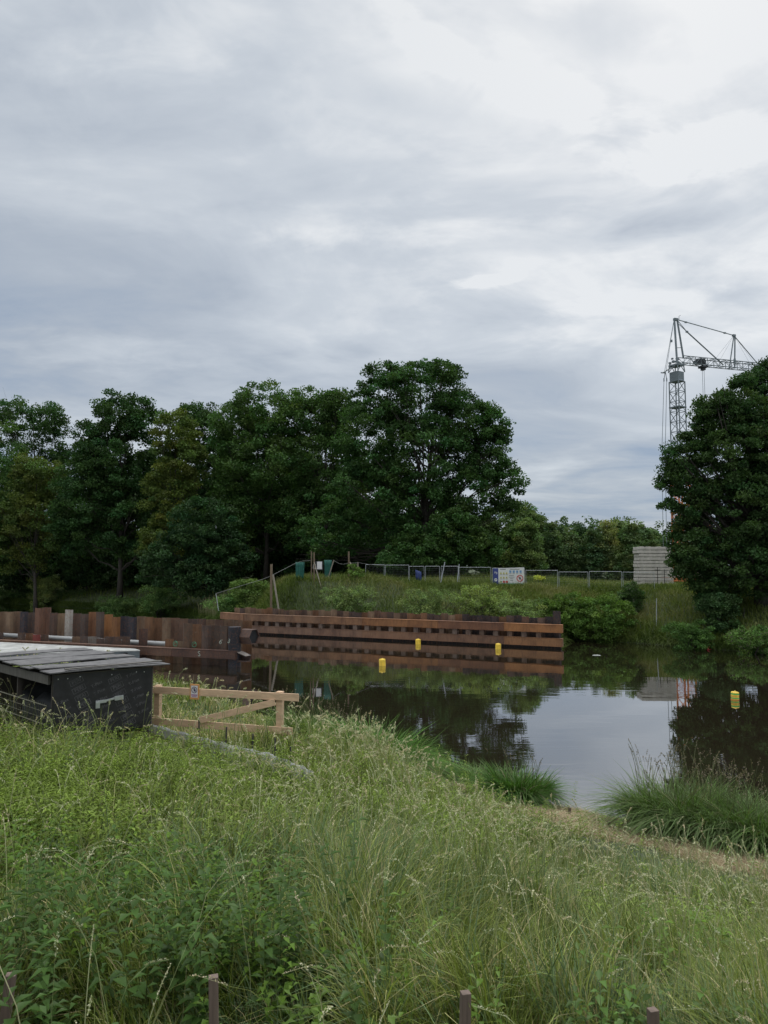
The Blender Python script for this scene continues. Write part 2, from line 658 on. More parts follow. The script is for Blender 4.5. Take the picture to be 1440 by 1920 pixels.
def crown_points(lobes, nclump, per, rc, hollow=0.55):
    """lobes: (centre, radii). Returns clump centres and leaf positions with clump index"""
    vol = np.array([r[0] * r[2] for c, r in lobes])
    cnt = np.maximum(1, np.round(nclump * vol / vol.sum())).astype(int)
    cs = []
    for (c, r), k in zip(lobes, cnt):
        d = rng.normal(size=(k, 3))
        d /= np.linalg.norm(d, axis=1)[:, None]
        rad = rng.uniform(hollow ** 3, 1.0, k) ** (1 / 3)
        cs.append(np.array(c) + d * rad[:, None] * np.array(r))
    cs = np.concatenate(cs)
    k = len(cs)
    rr = rc * rng.uniform(0.6, 1.35, k)
    m = rng.poisson(per, k) + 6
    ci = np.repeat(np.arange(k), m)
    d = rng.normal(size=(len(ci), 3))
    d /= np.linalg.norm(d, axis=1)[:, None]
    rad = rng.uniform(0.05, 1.0, len(ci)) ** 0.5
    off = d * (rad * rr[ci])[:, None]
    off[:, 2] *= 0.62
    off[:, 2] -= 0.12 * (off[:, 0] ** 2 + off[:, 1] ** 2) / rr[ci]
    return cs, cs[ci] + off, ci


CROWNK = np.array((2.05, 2.10, 1.75))


def plant_cols(n, ci, base, var=0.35, cvar=0.32, hue=0.10):
    base = np.array(base)
    k = ci.max() + 1
    ct = 1 + rng.uniform(-cvar, cvar, k)
    hu = rng.normal(0, hue, k)
    lt = 1 + rng.uniform(-var, var, n)
    c = base[None, :] * CROWNK * (ct[ci] * lt)[:, None]
    c[:, 0] *= 1 + hu[ci]
    c[:, 2] *= 1 - hu[ci] * 0.6
    return np.clip(c, 0.004, 1)


PERK, LEAFK = 1.75, 1.18


def make_tree(name, label, cat, base, Y, lobes_px, col, leaf=0.3, nclump=300, per=55, rc=1.3, group=None,
              trunk_r=0.35, depth=1.0, limbs=26, hollow=0.5, lean=0.0, part_names=('trunk', 'crown'), bark=True,
              second=None):
    """lobes_px: (px, py, rx, ry[, dy]) measured in the photograph at distance Y"""
    s = Y / F
    bx = (base - 720) * s
    bz = H(bx, Y) - 0.1
    root = thing(name, label, cat, (bx, Y, bz), group)
    o3 = np.array((bx, Y, bz))
    lobes = []
    for l in lobes_px:
        dy = l[4] if len(l) > 4 else 0.0
        c = P(l[0], l[1], Y + dy)
        sc = (Y + dy) / F
        rx, rz = l[2] * sc, l[3] * sc
        lobes.append((c, (rx, min(rx, 6.5 + 0.3 * rx) * depth, rz)))
    cs, pts, ci = crown_points(lobes, nclump, int(per * PERK), rc, hollow)
    gz = H(bx, Y)
    keep = pts[:, 2] > gz + 0.2
    pts, ci = pts[keep], ci[keep]
    sz = leaf * LEAFK * rng.uniform(0.7, 1.35, len(pts))
    V, Fq = leaf_quads(pts, sz)
    cc = plant_cols(len(pts), ci, col)
    if second is not None:
        cc2 = plant_cols(len(pts), ci, second)
        pick = (rng.random(ci.max() + 1) < 0.35)[ci]
        cc[pick] = cc2[pick]
    me = npmesh(name + '_crown', V - o3, Fq, np.repeat(cc, 4, 0))
    if not bark:
        cr = link(part_names[1], me, M_leaf, root)
        return root
    # trunk and limbs
    b = MB((0, 0, 0))
    allc = np.array([c for c, r in lobes])
    top = allc[np.argmax(allc[:, 2])]
    th = (top[2] - bz)
    pts_t = []
    for i in range(7):
        t = i / 6
        pts_t.append(np.array((bx + (top[0] - bx) * t ** 1.6 + lean * math.sin(t * 3), Y + (top[1] - Y) * t,
                               bz + th * t)) - o3)
    rad = [trunk_r * (1 - 0.82 * (i / 6) ** 0.8) for i in range(7)]
    rad[0] *= 1.35
    b.tube(pts_t, rad, 9)
    far = rng.permutation(len(cs))[:limbs]
    for k in far:
        c = cs[k] - o3
        if c[2] < 1.5:
            continue
        t = min(0.92, max(0.16, c[2] / th * rng.uniform(0.35, 0.75)))
        j = t * 6
        a = int(j)
        p0 = pts_t[a] * (1 - (j - a)) + pts_t[min(a + 1, 6)] * (j - a)
        r0 = trunk_r * (1 - 0.8 * t) * 0.42
        mid_ = p0 * 0.5 + c * 0.5 + np.array((0, 0, -0.08 * np.linalg.norm(c - p0))) + rng.normal(size=3) * 0.3
        b.tube([p0, p0 * 0.72 + c * 0.28 + rng.normal(size=3) * 0.12, mid_, c], [r0, r0 * .8, r0 * .55, r0 * .22], 6)
        for q in range(2):
            e = c + rng.normal(size=3) * rc * 0.9
            b.tube([mid_, (mid_ + e) / 2 + rng.normal(size=3) * 0.15, e], [r0 * .4, r0 * .3, r0 * .1], 4, False)
    b.build(part_names[0], M_bark, root, smooth=True)
    link(part_names[1], me, M_leaf, root)
    return root


def blades(xy, z, h, wdt, col, lean=0.35, droop=0.35, nseg=4, dirs=None, cvar=0.30):
    """arching tapering strips; returns verts, faces, cols"""
    n = len(xy)
    if n == 0:
        return np.zeros((0, 3)), np.zeros((0, 4), int), np.zeros((0, 3))
    an = rng.uniform(0, 2 * math.pi, n) if dirs is None else dirs
    ld = np.stack([np.cos(an), np.sin(an)], 1)
    fa = an + rng.uniform(-1.2, 1.2, n) + math.pi / 2
    wdv = np.stack([np.cos(fa), np.sin(fa)], 1)
    ln = h * lean * rng.uniform(0.3, 1.6, n)
    dr = h * droop * rng.uniform(0.0, 1.6, n)
    V = np.zeros((n, (nseg + 1) * 2, 3))
    for i in range(nseg + 1):
        t = i / nseg
        cx = xy + ld * (ln * t ** 1.8 + dr * 0.9 * t ** 3)[:, None]
        cz = z + h * t - dr * t ** 3.2
        ww = wdt * (1 - t ** 2.2 * 0.95) * (0.55 + 0.9 * t if t < 0.5 else 1.0) * 0.5
        V[:, 2 * i, :2] = cx - wdv * ww[:, None]
        V[:, 2 * i + 1, :2] = cx + wdv * ww[:, None]
        V[:, 2 * i, 2] = cz
        V[:, 2 * i + 1, 2] = cz
    k = (nseg + 1) * 2
    base = (np.arange(n) * k)[:, None]
    Fq = np.concatenate([base + np.array([2 * i, 2 * i + 1, 2 * i + 3, 2 * i + 2]) for i in range(nseg)], 1).reshape(-1, 4)
    cc = np.array(col) * (1 + rng.uniform(-cvar, cvar, n))[:, None]
    return V.reshape(-1, 3), Fq, np.repeat(cc, k, 0)


def merge(parts):
    off = 0
    Vs, Fs, Cs = [], [], []
    for V, Fq, Cc in parts:
        if len(V) == 0:
            continue
        Vs.append(V)
        Fs.append(Fq + off)
        Cs.append(Cc)
        off += len(V)
    return np.concatenate(Vs), np.concatenate(Fs), np.concatenate(Cs)


def plumes(xy, z, h, col, stemcol, headlen, headw, nq=16, lean=0.2, sw=0.004, droop=0.15, dirs=None):
    """seed stalks: a thin stem strip plus a feathery head of small quads"""
    n = len(xy)
    an = rng.uniform(0, 2 * math.pi, n) if dirs is None else dirs
    ld = np.stack([np.cos(an), np.sin(an)], 1)
    ln = h * lean * rng.uniform(0.3, 1.5, n)
    dr = h * droop * rng.uniform(0.1, 1.5, n)

    def pt(t):
        return np.concatenate([xy + ld * (ln * t ** 1.8 + dr * 0.8 * t ** 4)[:, None], (z + h * t - dr * t ** 5)[:, None]], 1)
    wx = rng.uniform(0, math.pi, n)
    wv = np.stack([np.cos(wx), np.sin(wx), np.zeros(n)], 1) * np.reshape(sw, (-1, 1)) * 0.5
    ts = [0, .4, .7, .88, 1.0]
    V = np.stack([q for t in ts for q in (pt(t) - wv, pt(t) + wv)], 1)
    k = len(ts) * 2
    base = (np.arange(n) * k)[:, None]
    Fq = np.concatenate([base + np.array([2 * i, 2 * i + 1, 2 * i + 3, 2 * i + 2]) for i in range(len(ts) - 1)], 1).reshape(-1, 4)
    cs = np.repeat(np.array(stemcol) * (1 + rng.uniform(-.2, .2, n))[:, None], k, 0)
    out = [(V.reshape(-1, 3), Fq, cs)]
    hv = np.array(col) * (1 + rng.uniform(-.2, .2, n))[:, None]
    f = headlen / h
    for q in range(nq):
        t = 1 - f * (q + rng.uniform(0, 1, n)) / nq
        p = pt(t)
        tap = np.sin(np.clip((1 - t) / f, 0, 1) * math.pi * 0.8 + 0.35)
        p = p + rng.normal(size=(n, 3)) * (headw * tap * 0.32)[:, None]
        Vq, Fq2 = leaf_quads(p, headw * rng.uniform(0.6, 1.25, n), (0, 0, 0), 1.0, 0.5)
        out.append((Vq, Fq2, np.repeat(hv, 4, 0)))
    return out


def herbs(xy, z, h, col, leaf=0.07, pairs=9, stemcol=(0.075, 0.105, 0.035), narrow=0.45, sw=0.006, top=0.25, droop=0.35):
    n = len(xy)
    out = []
    la = rng.uniform(0, 2 * math.pi, n)
    ln = h * rng.uniform(0, .45, n)
    ld = np.stack([np.cos(la), np.sin(la)], 1)
    wv = np.stack([-np.sin(la), np.cos(la), np.zeros(n)], 1) * np.reshape(sw, (-1, 1)) * 0.5

    def pt(t):
        return np.concatenate([xy + ld * (ln * t ** 1.5)[:, None], (z + h * t)[:, None]], 1)
    V = np.stack([q for t, f_ in ((0, 1), (.5, .7), (.97, .15)) for q in (pt(t) - wv * f_, pt(t) + wv * f_)], 1)
    base = (np.arange(n) * 6)[:, None]
    Fq = np.concatenate([base + np.array([0, 1, 3, 2]), base + np.array([2, 3, 5, 4])], 1).reshape(-1, 4)
    out.append((V.reshape(-1, 3), Fq, np.repeat(np.array(stemcol) * (1 + rng.uniform(-.3, .3, n))[:, None], 6, 0)))
    pc = np.array(col) * (1 + rng.uniform(-.22, .22, n))[:, None]
    for k in range(pairs):
        t = top + (1 - top) * (k + rng.uniform(0, .5, n)) / pairs
        p = pt(t)
        a0 = la + k * 1.57 + rng.normal(0, .6, n)
        sz = leaf * (1.2 - 0.55 * t) * rng.uniform(.55, 1.35, n)
        for side in (0, math.pi):
            a = a0 + side + rng.normal(0, .3, n)
            d = np.stack([np.cos(a), np.sin(a), np.zeros(n)], 1)
            s2 = np.stack([-np.sin(a), np.cos(a), np.zeros(n)], 1)
            zup = np.array((0, 0, 1.0))
            dd = droop * rng.uniform(.1, 1.6, n)
            el = (0.35 - dd)[:, None]
            tip = p + (d + zup * el) * sz[:, None]
            mid_ = p + (d + zup * (0.45 - 0.2 * dd)[:, None]) * (sz * .45)[:, None]
            wv2 = s2 * (sz * narrow * .5)[:, None] + zup * (sz * 0.08)[:, None]
            wv3 = -s2 * (sz * narrow * .5)[:, None] + zup * (sz * 0.08)[:, None]
            mb_ = mid_ - zup * (sz * 0.06)[:, None]
            V = np.stack([p, mid_ + wv2, tip, mid_ + wv3, mb_], 1)
            cc = pc * (1 + rng.uniform(-.28, .28, n))[:, None]
            bs = (np.arange(n) * 5)[:, None]
            Fq = np.concatenate([bs + np.array([0, 1, 2, 4]), bs + np.array([0, 4, 2, 3])], 1).reshape(-1, 4)
            out.append((V.reshape(-1, 3), Fq, np.repeat(cc, 5, 0)))
    return out


def scatter(n, x0, x1, y0, y1):
    return np.stack([rng.uniform(x0, x1, n), rng.uniform(y0, y1, n)], 1)

# ---------------------------------------------------------------- sheet pile walls
RUSTS = [(0.135, 0.078, 0.050), (0.18, 0.115, 0.07), (0.095, 0.058, 0.042), (0.21, 0.14, 0.085), (0.080, 0.056, 0.046),
         (0.17, 0.085, 0.040), (0.10, 0.068, 0.052)]


def pile_profile(kind, wpl, dep):
    if kind:      # pan standing out towards the viewer
        return [(0, 0), (wpl * .2, -dep), (wpl * .8, -dep), (wpl, 0)]
    return [(0, 0), (wpl * .2, dep), (wpl * .8, dep), (wpl, 0)]


def pile(mb_origin, p, e, nrm, wpl, dep, kind, z0, z1, col, th=0.018):
    """one trapezoid sheet pile; e along the wall, nrm away from the viewer"""
    b = MB(mb_origin)
    b.col = col
    pr = pile_profile(kind, wpl * 0.985, dep)
    for (a0, d0), (a1, d1) in zip(pr[:-1], pr[1:]):
        q0 = p + e * a0 + nrm * d0
        q1 = p + e * a1 + nrm * d1
        dd = q1 - q0
        dd /= np.linalg.norm(dd)
        n2 = np.array((-dd[1], dd[0], 0)) * th
        zt = z1 + rnd.uniform(-.006, .006)
        b.hexa([q0 + (0, 0, z0), q1 + (0, 0, z0), q1 + n2 + (0, 0, z0), q0 + n2 + (0, 0, z0),
                q0 + (0, 0, zt), q1 + (0, 0, zt), q1 + n2 + (0, 0, zt), q0 + n2 + (0, 0, zt)])
    return b


# far wall: two walers, short pile heads above, recessed piles between
flen = np.linalg.norm(WR - WL)
o0 = WL.copy()
fw = thing('sheet_pile_wall', 'long rusty sheet pile wall with two thick orange brown beams across the river', 'pile wall', o0)
e_, n_ = wd, wn
npile = 50
wpl = flen / npile
for k in range(npile):
    p = WL + e_ * (k * wpl) + n_ * 0.62
    t = k / npile
    ztop = 2.42 + rnd.choice([0, 0, .03, .05, -.04, .1]) + (0.12 if rnd.random() < 0.12 else 0)
    if k >= npile - 1:
        ztop = 3.0
    cc = rnd.choice(RUSTS)
    if t > 0.72 and rnd.random() < .6:
        cc = (0.032, 0.026, 0.026)
    pile(o0, p, e_, n_, wpl, 0.2, (k // 1) % 2, -1.2, ztop, cc).build('pile', M_rust, fw)
# spacers between the walers and the piles
for k in range(26):
    b = MB(o0)
    b.col = rnd.choice([(0.19, 0.135, 0.10), (0.15, 0.10, 0.07), (0.24, 0.18, 0.14)])
    q = WL + e_ * (0.7 + k * (flen - 1.2) / 26)
    b.box(q + n_ * 0.2 + np.array((0, 0, 0.95)), (0.42, 0.5, 0.62), e_)
    b.build('spacer_block', M_rust, fw)


def waler(parent, o0, a, b_, zc, hgt, dep, col, off=0.0):
    """hollow-looking box beam with flanges"""
    b = MB(o0)
    b.col = col
    b.beam(a + np.array((0, 0, zc)), b_ + np.array((0, 0, zc)), dep, hgt)
    b.col = tuple(c * 1.15 for c in col)
    n2 = n_ * 0
    for s2 in (-1, 1):
        b.beam(a + np.array((0, 0, zc + s2 * (hgt / 2 + .012))), b_ + np.array((0, 0, zc + s2 * (hgt / 2 + .012))), dep + .06, .022)
    return b.build('waler', M_rust, parent, bevel=0.02)


cuts = [0.0, 0.055, 0.32, 0.455, 0.68, 0.86, 1.0]
cols_u = [(0.25, 0.125, 0.062), (0.20, 0.11, 0.06), (0.23, 0.115, 0.055), (0.25, 0.11, 0.04), (0.16, 0.07, 0.034), (0.28, 0.12, 0.04)]
cols_l = [(0.17, 0.105, 0.068), (0.18, 0.105, 0.068), (0.17, 0.095, 0.06), (0.19, 0.10, 0.056), (0.16, 0.085, 0.048), (0.23, 0.11, 0.045)]
for i in range(6):
    a = WL + e_ * (cuts[i] * flen + 0.01)
    c = WL + e_ * (cuts[i + 1] * flen - 0.01)
    if i == 0:     # bent end of the upper beam
        a = a - e_ * 1.9 - n_ * -1.1
    if i == 5:
        c = c + e_ * 0.25
    waler(fw, o0, a, c, 1.62, 0.60, 0.5, cols_u[i])
    if i > 0 or True:
        a2 = WL + e_ * (cuts[i] * flen + 0.01)
        waler(fw, o0, a2, c, 0.52, 0.60, 0.5, cols_l[i])
b = MB(o0)
b.col = (0.012, 0.011, 0.012)
b.beam(WL + e_ * 1 + n_ * .1 + (0, 0, 0.1), WR + e_ * .1 + n_ * .1 + (0, 0, 0.1), .2, .22)
b.build('timber_fender', M_rust, fw)

# near wall on the left: tall back row, cut stubs in front, waler with an open hexagonal end
NR = W(447, 1250)
NL = P(-60, 1152, 56.0)
NL[2] = 0
ne = (NR - NL) / np.linalg.norm(NR - NL)
nn = np.array((-ne[1], ne[0], 0))
if nn[1] < 0:
    nn = -nn
nlen = np.linalg.norm(NR - NL)
nw = thing('sheet_pile_cofferdam', 'rusty double row of sheet piles with cut stubs, standing in the river at left',
           'pile wall', NL)


def px_on_near(px):
    """distance along the wall seen at picture column px"""
    k = (px - 720) / F
    # NL.x + t e.x = k (NL.y + t e.y) approximately
    return (k * NL[1] - NL[0]) / (ne[0] - k * ne[1])


k = 0
t = 0.0
wp = 0.74
tops = {}
while t < nlen - 0.3:
    pxm = 720 + F * (NL + ne * (t + wp / 2))[0] / (NL + ne * (t + wp / 2))[1]
    z1 = 2.92 + rnd.choice([0, .02, -.03, .04]) + (0.12 if pxm < 180 else 0)
    cc = rnd.choice(RUSTS)
    if 45 < pxm < 64:
        z1 += .38
        cc = (0.15, 0.075, 0.048)
    elif 92 < pxm < 116:
        z1 += .32
        cc = (0.36, 0.33, 0.29)
    elif 174 < pxm < 198:
        cc = (0.26, 0.115, 0.04)
    elif 140 < pxm < 158:
        cc = (0.22, 0.10, 0.045)
        z1 += .1
    elif 198 < pxm < 232 or 15 < pxm < 28:
        cc = (0.035, 0.033, 0.042)
    elif 160 < pxm < 172:
        z1 += .22
    pile(NL, NL + ne * t + nn * 1.6, ne, nn, wp, 0.2, k % 2, -1.2, z1, cc).build('pile', M_rust, nw)
    t += wp
    k += 1
# front row
t = 0.0
k = 0
while t < nlen - 0.9:
    c0 = NL + ne * (t + wp / 2)
    pxm = 720 + F * c0[0] / c0[1]
    cc = rnd.choice(RUSTS)
    if pxm > 352:
        z1 = 2.66 + rnd.choice([0, .03, -.02])
        if pxm > 395:
            cc = rnd.choice([(0.085, 0.052, 0.036), (0.075, 0.05, 0.036)])
        if pxm < 372:
            z1 += .05
            cc = (0.11, 0.068, 0.042)
    elif 258 < pxm < 283:
        z1 = 2.25
        cc = (0.075, 0.04, 0.03)
    elif 8 < pxm < 42 or 92 < pxm < 134 or 243 < pxm < 262 or 281 < pxm < 320 or 341 < pxm < 362:
        z1 = 1.12
    else:
        z1 = 1.55 + rnd.choice([0, .05, -.06, .1])
        if 172 < pxm < 188:
            cc = (0.22, 0.2, 0.17)
        if 66 < pxm < 80:
            cc = (0.28, 0.06, 0.05)
    pile(NL, NL + ne * t, ne, nn, wp, 0.16, k % 2, -1.2, z1, cc).build('pile', M_rust, nw)
    t += wp
    k += 1
b = MB(NL)
b.col = (0.018, 0.022, 0.03)
pe = NL + ne * (nlen - 0.25) - nn * .12
b.tube([pe + (0, 0, -1.2), pe + (0, 0, 2.62)], 0.42, 14)
b.build('corner_tube_pile', M_rust, nw, smooth=False)
for q0, q1, cc in ((-.5, nlen * .33, (0.13, 0.07, 0.04)), (nlen * .33 + .02, nlen * .80, (0.12, 0.065, 0.042)), (nlen * .80 + .02, nlen + 0.1, (0.085, 0.045, 0.032))):
    a, c = NL + ne * q0 - nn * 0.42, NL + ne * q1 - nn * 0.42
    waler(nw, NL, a, c, 0.82, 0.5, 0.4, cc)


def hex_pipe(parent, org, p0, d, r, ln, wall, col, name):
    d = np.array(d) / np.linalg.norm(d)
    s1 = np.cross((0, 0, 1.0), d)
    up = np.cross(d, s1)
    b = MB(org)
    b.col = col
    ang = [R(60 * i) for i in range(6)]
    o = [p0 + r * (math.cos(a) * s1 + math.sin(a) * up) for a in ang]
    i_ = [p0 + (r - wall) * (math.cos(a) * s1 + math.sin(a) * up) for a in ang]
    vs = o + [q + d * ln for q in o] + i_ + [q + d * ln for q in i_]
    fs = []
    for k in range(6):
        k2 = (k + 1) % 6
        fs += [(k, k2, 6 + k2, 6 + k), (12 + k2, 12 + k, 18 + k, 18 + k2), (6 + k, 6 + k2, 18 + k2, 18 + k)]
    b.add(vs, fs)
    b.build(name, M_rust, parent)
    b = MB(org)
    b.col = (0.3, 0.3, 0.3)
    b.add([q + d * ln * .86 for q in i_], [(0, 1, 2, 3, 4, 5)])  # black cap put in to stand for shade inside the open pipe
    b.build('shade_cap', M_black, parent)


rd = ne * 0.75 + np.array((0.35, -0.35, 0))
hex_pipe(nw, NL, NR + ne * .1 + nn * .35 + np.array((0, 0, 1.98)), rd, 0.55, 1.0, 0.04, (0.10, 0.06, 0.045), 'hexagonal_beam_end')
b = MB(NL)
b.col = (0.30, 0.27, 0.24)
q = NR + ne * .1 - nn * .1
b.beam(q + (0, 0, 1.0), q + rd / np.linalg.norm(rd) * .8 + np.array((0, 0, .78)), .55, .04)
b.col = (0.08, 0.05, 0.04)
b.beam(q + (0, 0, .42), q + rd / np.linalg.norm(rd) * .8 + np.array((0, 0, .42)), .5, .04)
b.beam(q + nn * .25 + (0, 0, .7), q + nn * .25 + rd / np.linalg.norm(rd) * .8 + np.array((0, 0, .6)), .04, .5)
b.build('open_channel_end', M_rust, nw)
# white pipe lying between the rows
M_white = mat('white_plastic', (0.36, 0.36, 0.35), 0.5, var=0.06)
b = MB(NL + nn * .8)
b.tube([NL + nn * .75 + ne * 1.0 + (0, 0, 1.32), NL + nn * .75 + ne * (nlen - 3.2) + (0, 0, 1.16)], 0.16, 12)
o = b.build('drain_pipe', M_white, smooth=True)
tag(o, 'long white plastic pipe lying between the two rows of rusty piles', 'pipe')


def text_mesh(s, size, extr=0.002):
    cu = bpy.data.curves.new('lettering', 'FONT')
    cu.body = s
    cu.size = size
    cu.extrude = extr
    cu.resolution_u = 2
    cu.align_x = 'CENTER'
    cu.align_y = 'CENTER'
    o = bpy.data.objects.new('lettering', cu)
    C.objects.link(o)
    dg = bpy.context.evaluated_depsgraph_get()
    me = bpy.data.meshes.new_from_object(o.evaluated_get(dg))
    vs = np.array([v.co[:] for v in me.vertices])
    fs = [tuple(p.vertices) for p in me.polygons]
    bpy.data.objects.remove(o)
    bpy.data.curves.remove(cu)
    bpy.data.meshes.remove(me)
    return vs, fs


def put_text(b, s, size, c, ex, ez, rot=0.0, extr=0.002):
    vs, fs = text_mesh(s, size, extr)
    ex, ez = np.array(ex, float), np.array(ez, float)
    en = np.cross(ex, ez)
    cr, sr = math.cos(rot), math.sin(rot)
    X = vs[:, 0] * cr - vs[:, 1] * sr
    Y = vs[:, 0] * sr + vs[:, 1] * cr
    out = np.array(c)[None] + X[:, None] * ex + Y[:, None] * ez + vs[:, 2][:, None] * en
    b.add(list(out), fs)


M_chalk = mat('chalk_paint', (0.32, 0.34, 0.28), 0.9, var=0.4, scale=20)
M_green = mat('green_spray', (0.06, 0.24, 0.14), 0.9, var=0.3, scale=20)
upz = np.array((0, 0, 1.0))
b = MB(NL)
q = NL + ne * px_on_near(388) - nn * .66
put_text(b, 'S', .5, q + (0, 0, .80), ne, upz, .1, .004)
b.build('chalk_mark', M_chalk, nw)
b = MB(NL)
q = NL + ne * px_on_near(440) - nn * .50
put_text(b, '3', .42, q + (0, 0, 1.7), ne, upz, -.4, .02)
b.build('chalk_mark', M_chalk, nw)
b = MB(NL)
q = NL + ne * px_on_near(420) - nn * .19
put_text(b, '6', .5, q + (0, 0, 1.6), ne, upz, -.5, .004)
b.build('chalk_mark', M_chalk, nw)
for pxx in (371, 336):
    b = MB(NL)
    q = NL + ne * px_on_near(pxx) - nn * .19 + np.array((0, 0, 1.35))
    pts = [q + .17 * (math.cos(a) * ne + math.sin(a) * upz) for a in [i * math.pi / 8 for i in range(17)]]
    b.tube(pts, .02, 4)
    b.tube([q - .1 * ne, q + .1 * ne + .08 * upz], .018, 4)
    b.build('green_paint_mark', M_green, nw)

# ---------------------------------------------------------------- pontoon
M_conc = mat('worn_concrete', (0.34, 0.34, 0.32), 0.9, var=0.35, scale=1.6, bmp=0.3)
M_pside = mat('grey_painted_steel', (0.085, 0.10, 0.105), 0.6, var=0.3, scale=2)
pz = 0.95
c1, c2 = W(262, 1219, pz), W(236, 1211, pz)
c4, c3 = W(-60, 1229, pz), W(-60, 1201, pz)
pc = (c1 + c3) / 2
pn = thing('pontoon', 'flat pontoon with a pale worn deck moored beside the rusty piles', 'pontoon', (pc[0], pc[1], 0))
b = MB((pc[0], pc[1], 0))
dn_ = np.array((0, 0, 1.0))
b.hexa([q - dn_ * .8 for q in (c4, c1, c2, c3)] + [q - dn_ * .06 for q in (c4, c1, c2, c3)])
b.build('hull', M_pside, pn)
b = MB((pc[0], pc[1], 0))
cen = (c1 + c2 + c3 + c4) / 4
ex_ = [q + (q - cen) * .004 for q in (c4, c1, c2, c3)]
b.hexa([q - dn_ * .058 for q in ex_] + [q for q in ex_])
b.build('deck', M_conc, pn)
sdir = (c4 - c1) / np.linalg.norm(c4 - c1)
sn = np.cross(sdir, dn_)
if sn[1] > 0:
    sn = -sn
for kk in range(5):
    b = MB((pc[0], pc[1], 0))
    q = c1 + sdir * (0.9 + kk * 1.5) + sn * .05 - dn_ * .28
    b.box(q, (.22, .1, .3), sdir)
    b.box(q + sdir * .0 + sn * .08 + dn_ * .1, (.3, .08, .05), sdir)
    b.build('mooring_bracket', M_black, pn)

# ---------------------------------------------------------------- hutch with black panel
A = np.array((-5.58, 12.15, 0))
uu = np.array((.8, .6, 0))
vb = np.array((-.741, .671, 0))
Lw, Ld = 1.67, 3.05
gz = 3.45
zt = 4.86
org = np.array((A[0], A[1], gz))
hut = thing('storage_crate', 'timber framed crate with black printed plywood door, wire mesh side and weathered board roof', 'crate', org)
M_ply = mat('black_film_plywood', (0.024, 0.022, 0.025), 0.42, var=0.35, scale=8)
M_plyink = mat('grey_print_on_plywood', (0.10, 0.096, 0.10), 0.6, var=0.6, scale=9)


def wood_mat(name, col, var=0.4, grain=(1.2, 1.2, 26), rough=0.85):
    m, nt, b = pbase(name)
    tcn = nd(nt, 'ShaderNodeTexCoord').outputs['Object']
    n1 = noise(nt, 1.6, 6, tcn, 0.65, 0.3, stretch=grain)
    n2 = noise(nt, 2.3, 3, tcn)
    c = mixc(nt, ramp(nt, n1, [(0.3, 0), (0.7, 1)]), tuple(q * (1 - var) for q in col), tuple(q * (1 + var) for q in col))
    c = mixc(nt, ramp(nt, n2, [(0.3, 0.0), (0.75, 0.35)]), c, tuple(q * 0.55 for q in col))
    nt.links.new(c, b.inputs['Base Color'])
    b.inputs['Roughness'].default_value = rough
    bump(nt, b, n1, 0.35, 0.004)
    return m


M_wood_old = wood_mat('weathered_grey_boards', (0.125, 0.12, 0.118), 0.5, (4, 6, 9))
M_wood_dark = wood_mat('dark_old_timber', (0.055, 0.045, 0.037), 0.4, (8, 8, 1.0))
M_wood_new = wood_mat('fresh_pine', (0.64, 0.44, 0.28), 0.22, (1.2, 9, 12))
M_stake = wood_mat('brown_grey_stake', (0.16, 0.115, 0.09), 0.4, (14, 14, 0.9))

# frame posts, rails
for (s_u, s_v) in ((0, 0), (1, 0), (0, 1), (1, 1), (0, .5)):
    q = A + uu * (0.05 + s_u * (Lw - .1)) + vb * (0.06 + s_v * (Ld - .12))
    b = MB(org)
    b.box(q + (0, 0, (gz - .3 + zt) / 2), (.08, .08, zt - gz + .3 - .03), uu)
    b.build('corner_post', M_wood_dark, hut)
M_wood_rail = wood_mat('grey_rail_timber', (0.12, 0.11, 0.095), 0.35, (9, 9, 1))
b = MB(org)
b.beam(A - uu * .02 + vb * .10 + (0, 0, zt - .10), A - uu * .02 + vb * (Ld) + (0, 0, zt - .10), .04, .15)
b.build('side_rail', M_wood_rail, hut)
b = MB(org)
b.beam(A - uu * .02 + vb * .10 + (0, 0, gz + .30), A - uu * .02 + vb * (Ld) + (0, 0, gz + .30), .04, .22)
b.build('side_rail', M_wood_dark, hut)
b = MB(org)
b.beam(A + uu * Lw + vb * .1 + (0, 0, zt - .1), A + uu * Lw + vb * Ld + (0, 0, zt - .1), .04, .14)
b.beam(A + uu * .1 + vb * (Ld - .05) + (0, 0, zt - .1), A + uu * (Lw - .1) + vb * (Ld - .05) + (0, 0, zt - .1), .04, .14)
b.build('back_rail', M_wood_dark, hut)
b = MB(org)
b.beam(A + uu * (Lw - .03) + vb * .12 + (0, 0, (gz + .2 + zt - .18) / 2), A + uu * (Lw - .03) + vb * (Ld - .1) + (0, 0, (gz + .2 + zt - .18) / 2), .015, zt - gz - .4)
b.build('side_board', M_wood_dark, hut)
b = MB(org)
b.beam(A + uu * .12 + vb * (Ld - .11) + (0, 0, (gz + .2 + zt - .18) / 2), A + uu * (Lw - .1) + vb * (Ld - .11) + (0, 0, (gz + .2 + zt - .18) / 2), .015, zt - gz - .4)
b.build('back_board', M_wood_dark, hut)
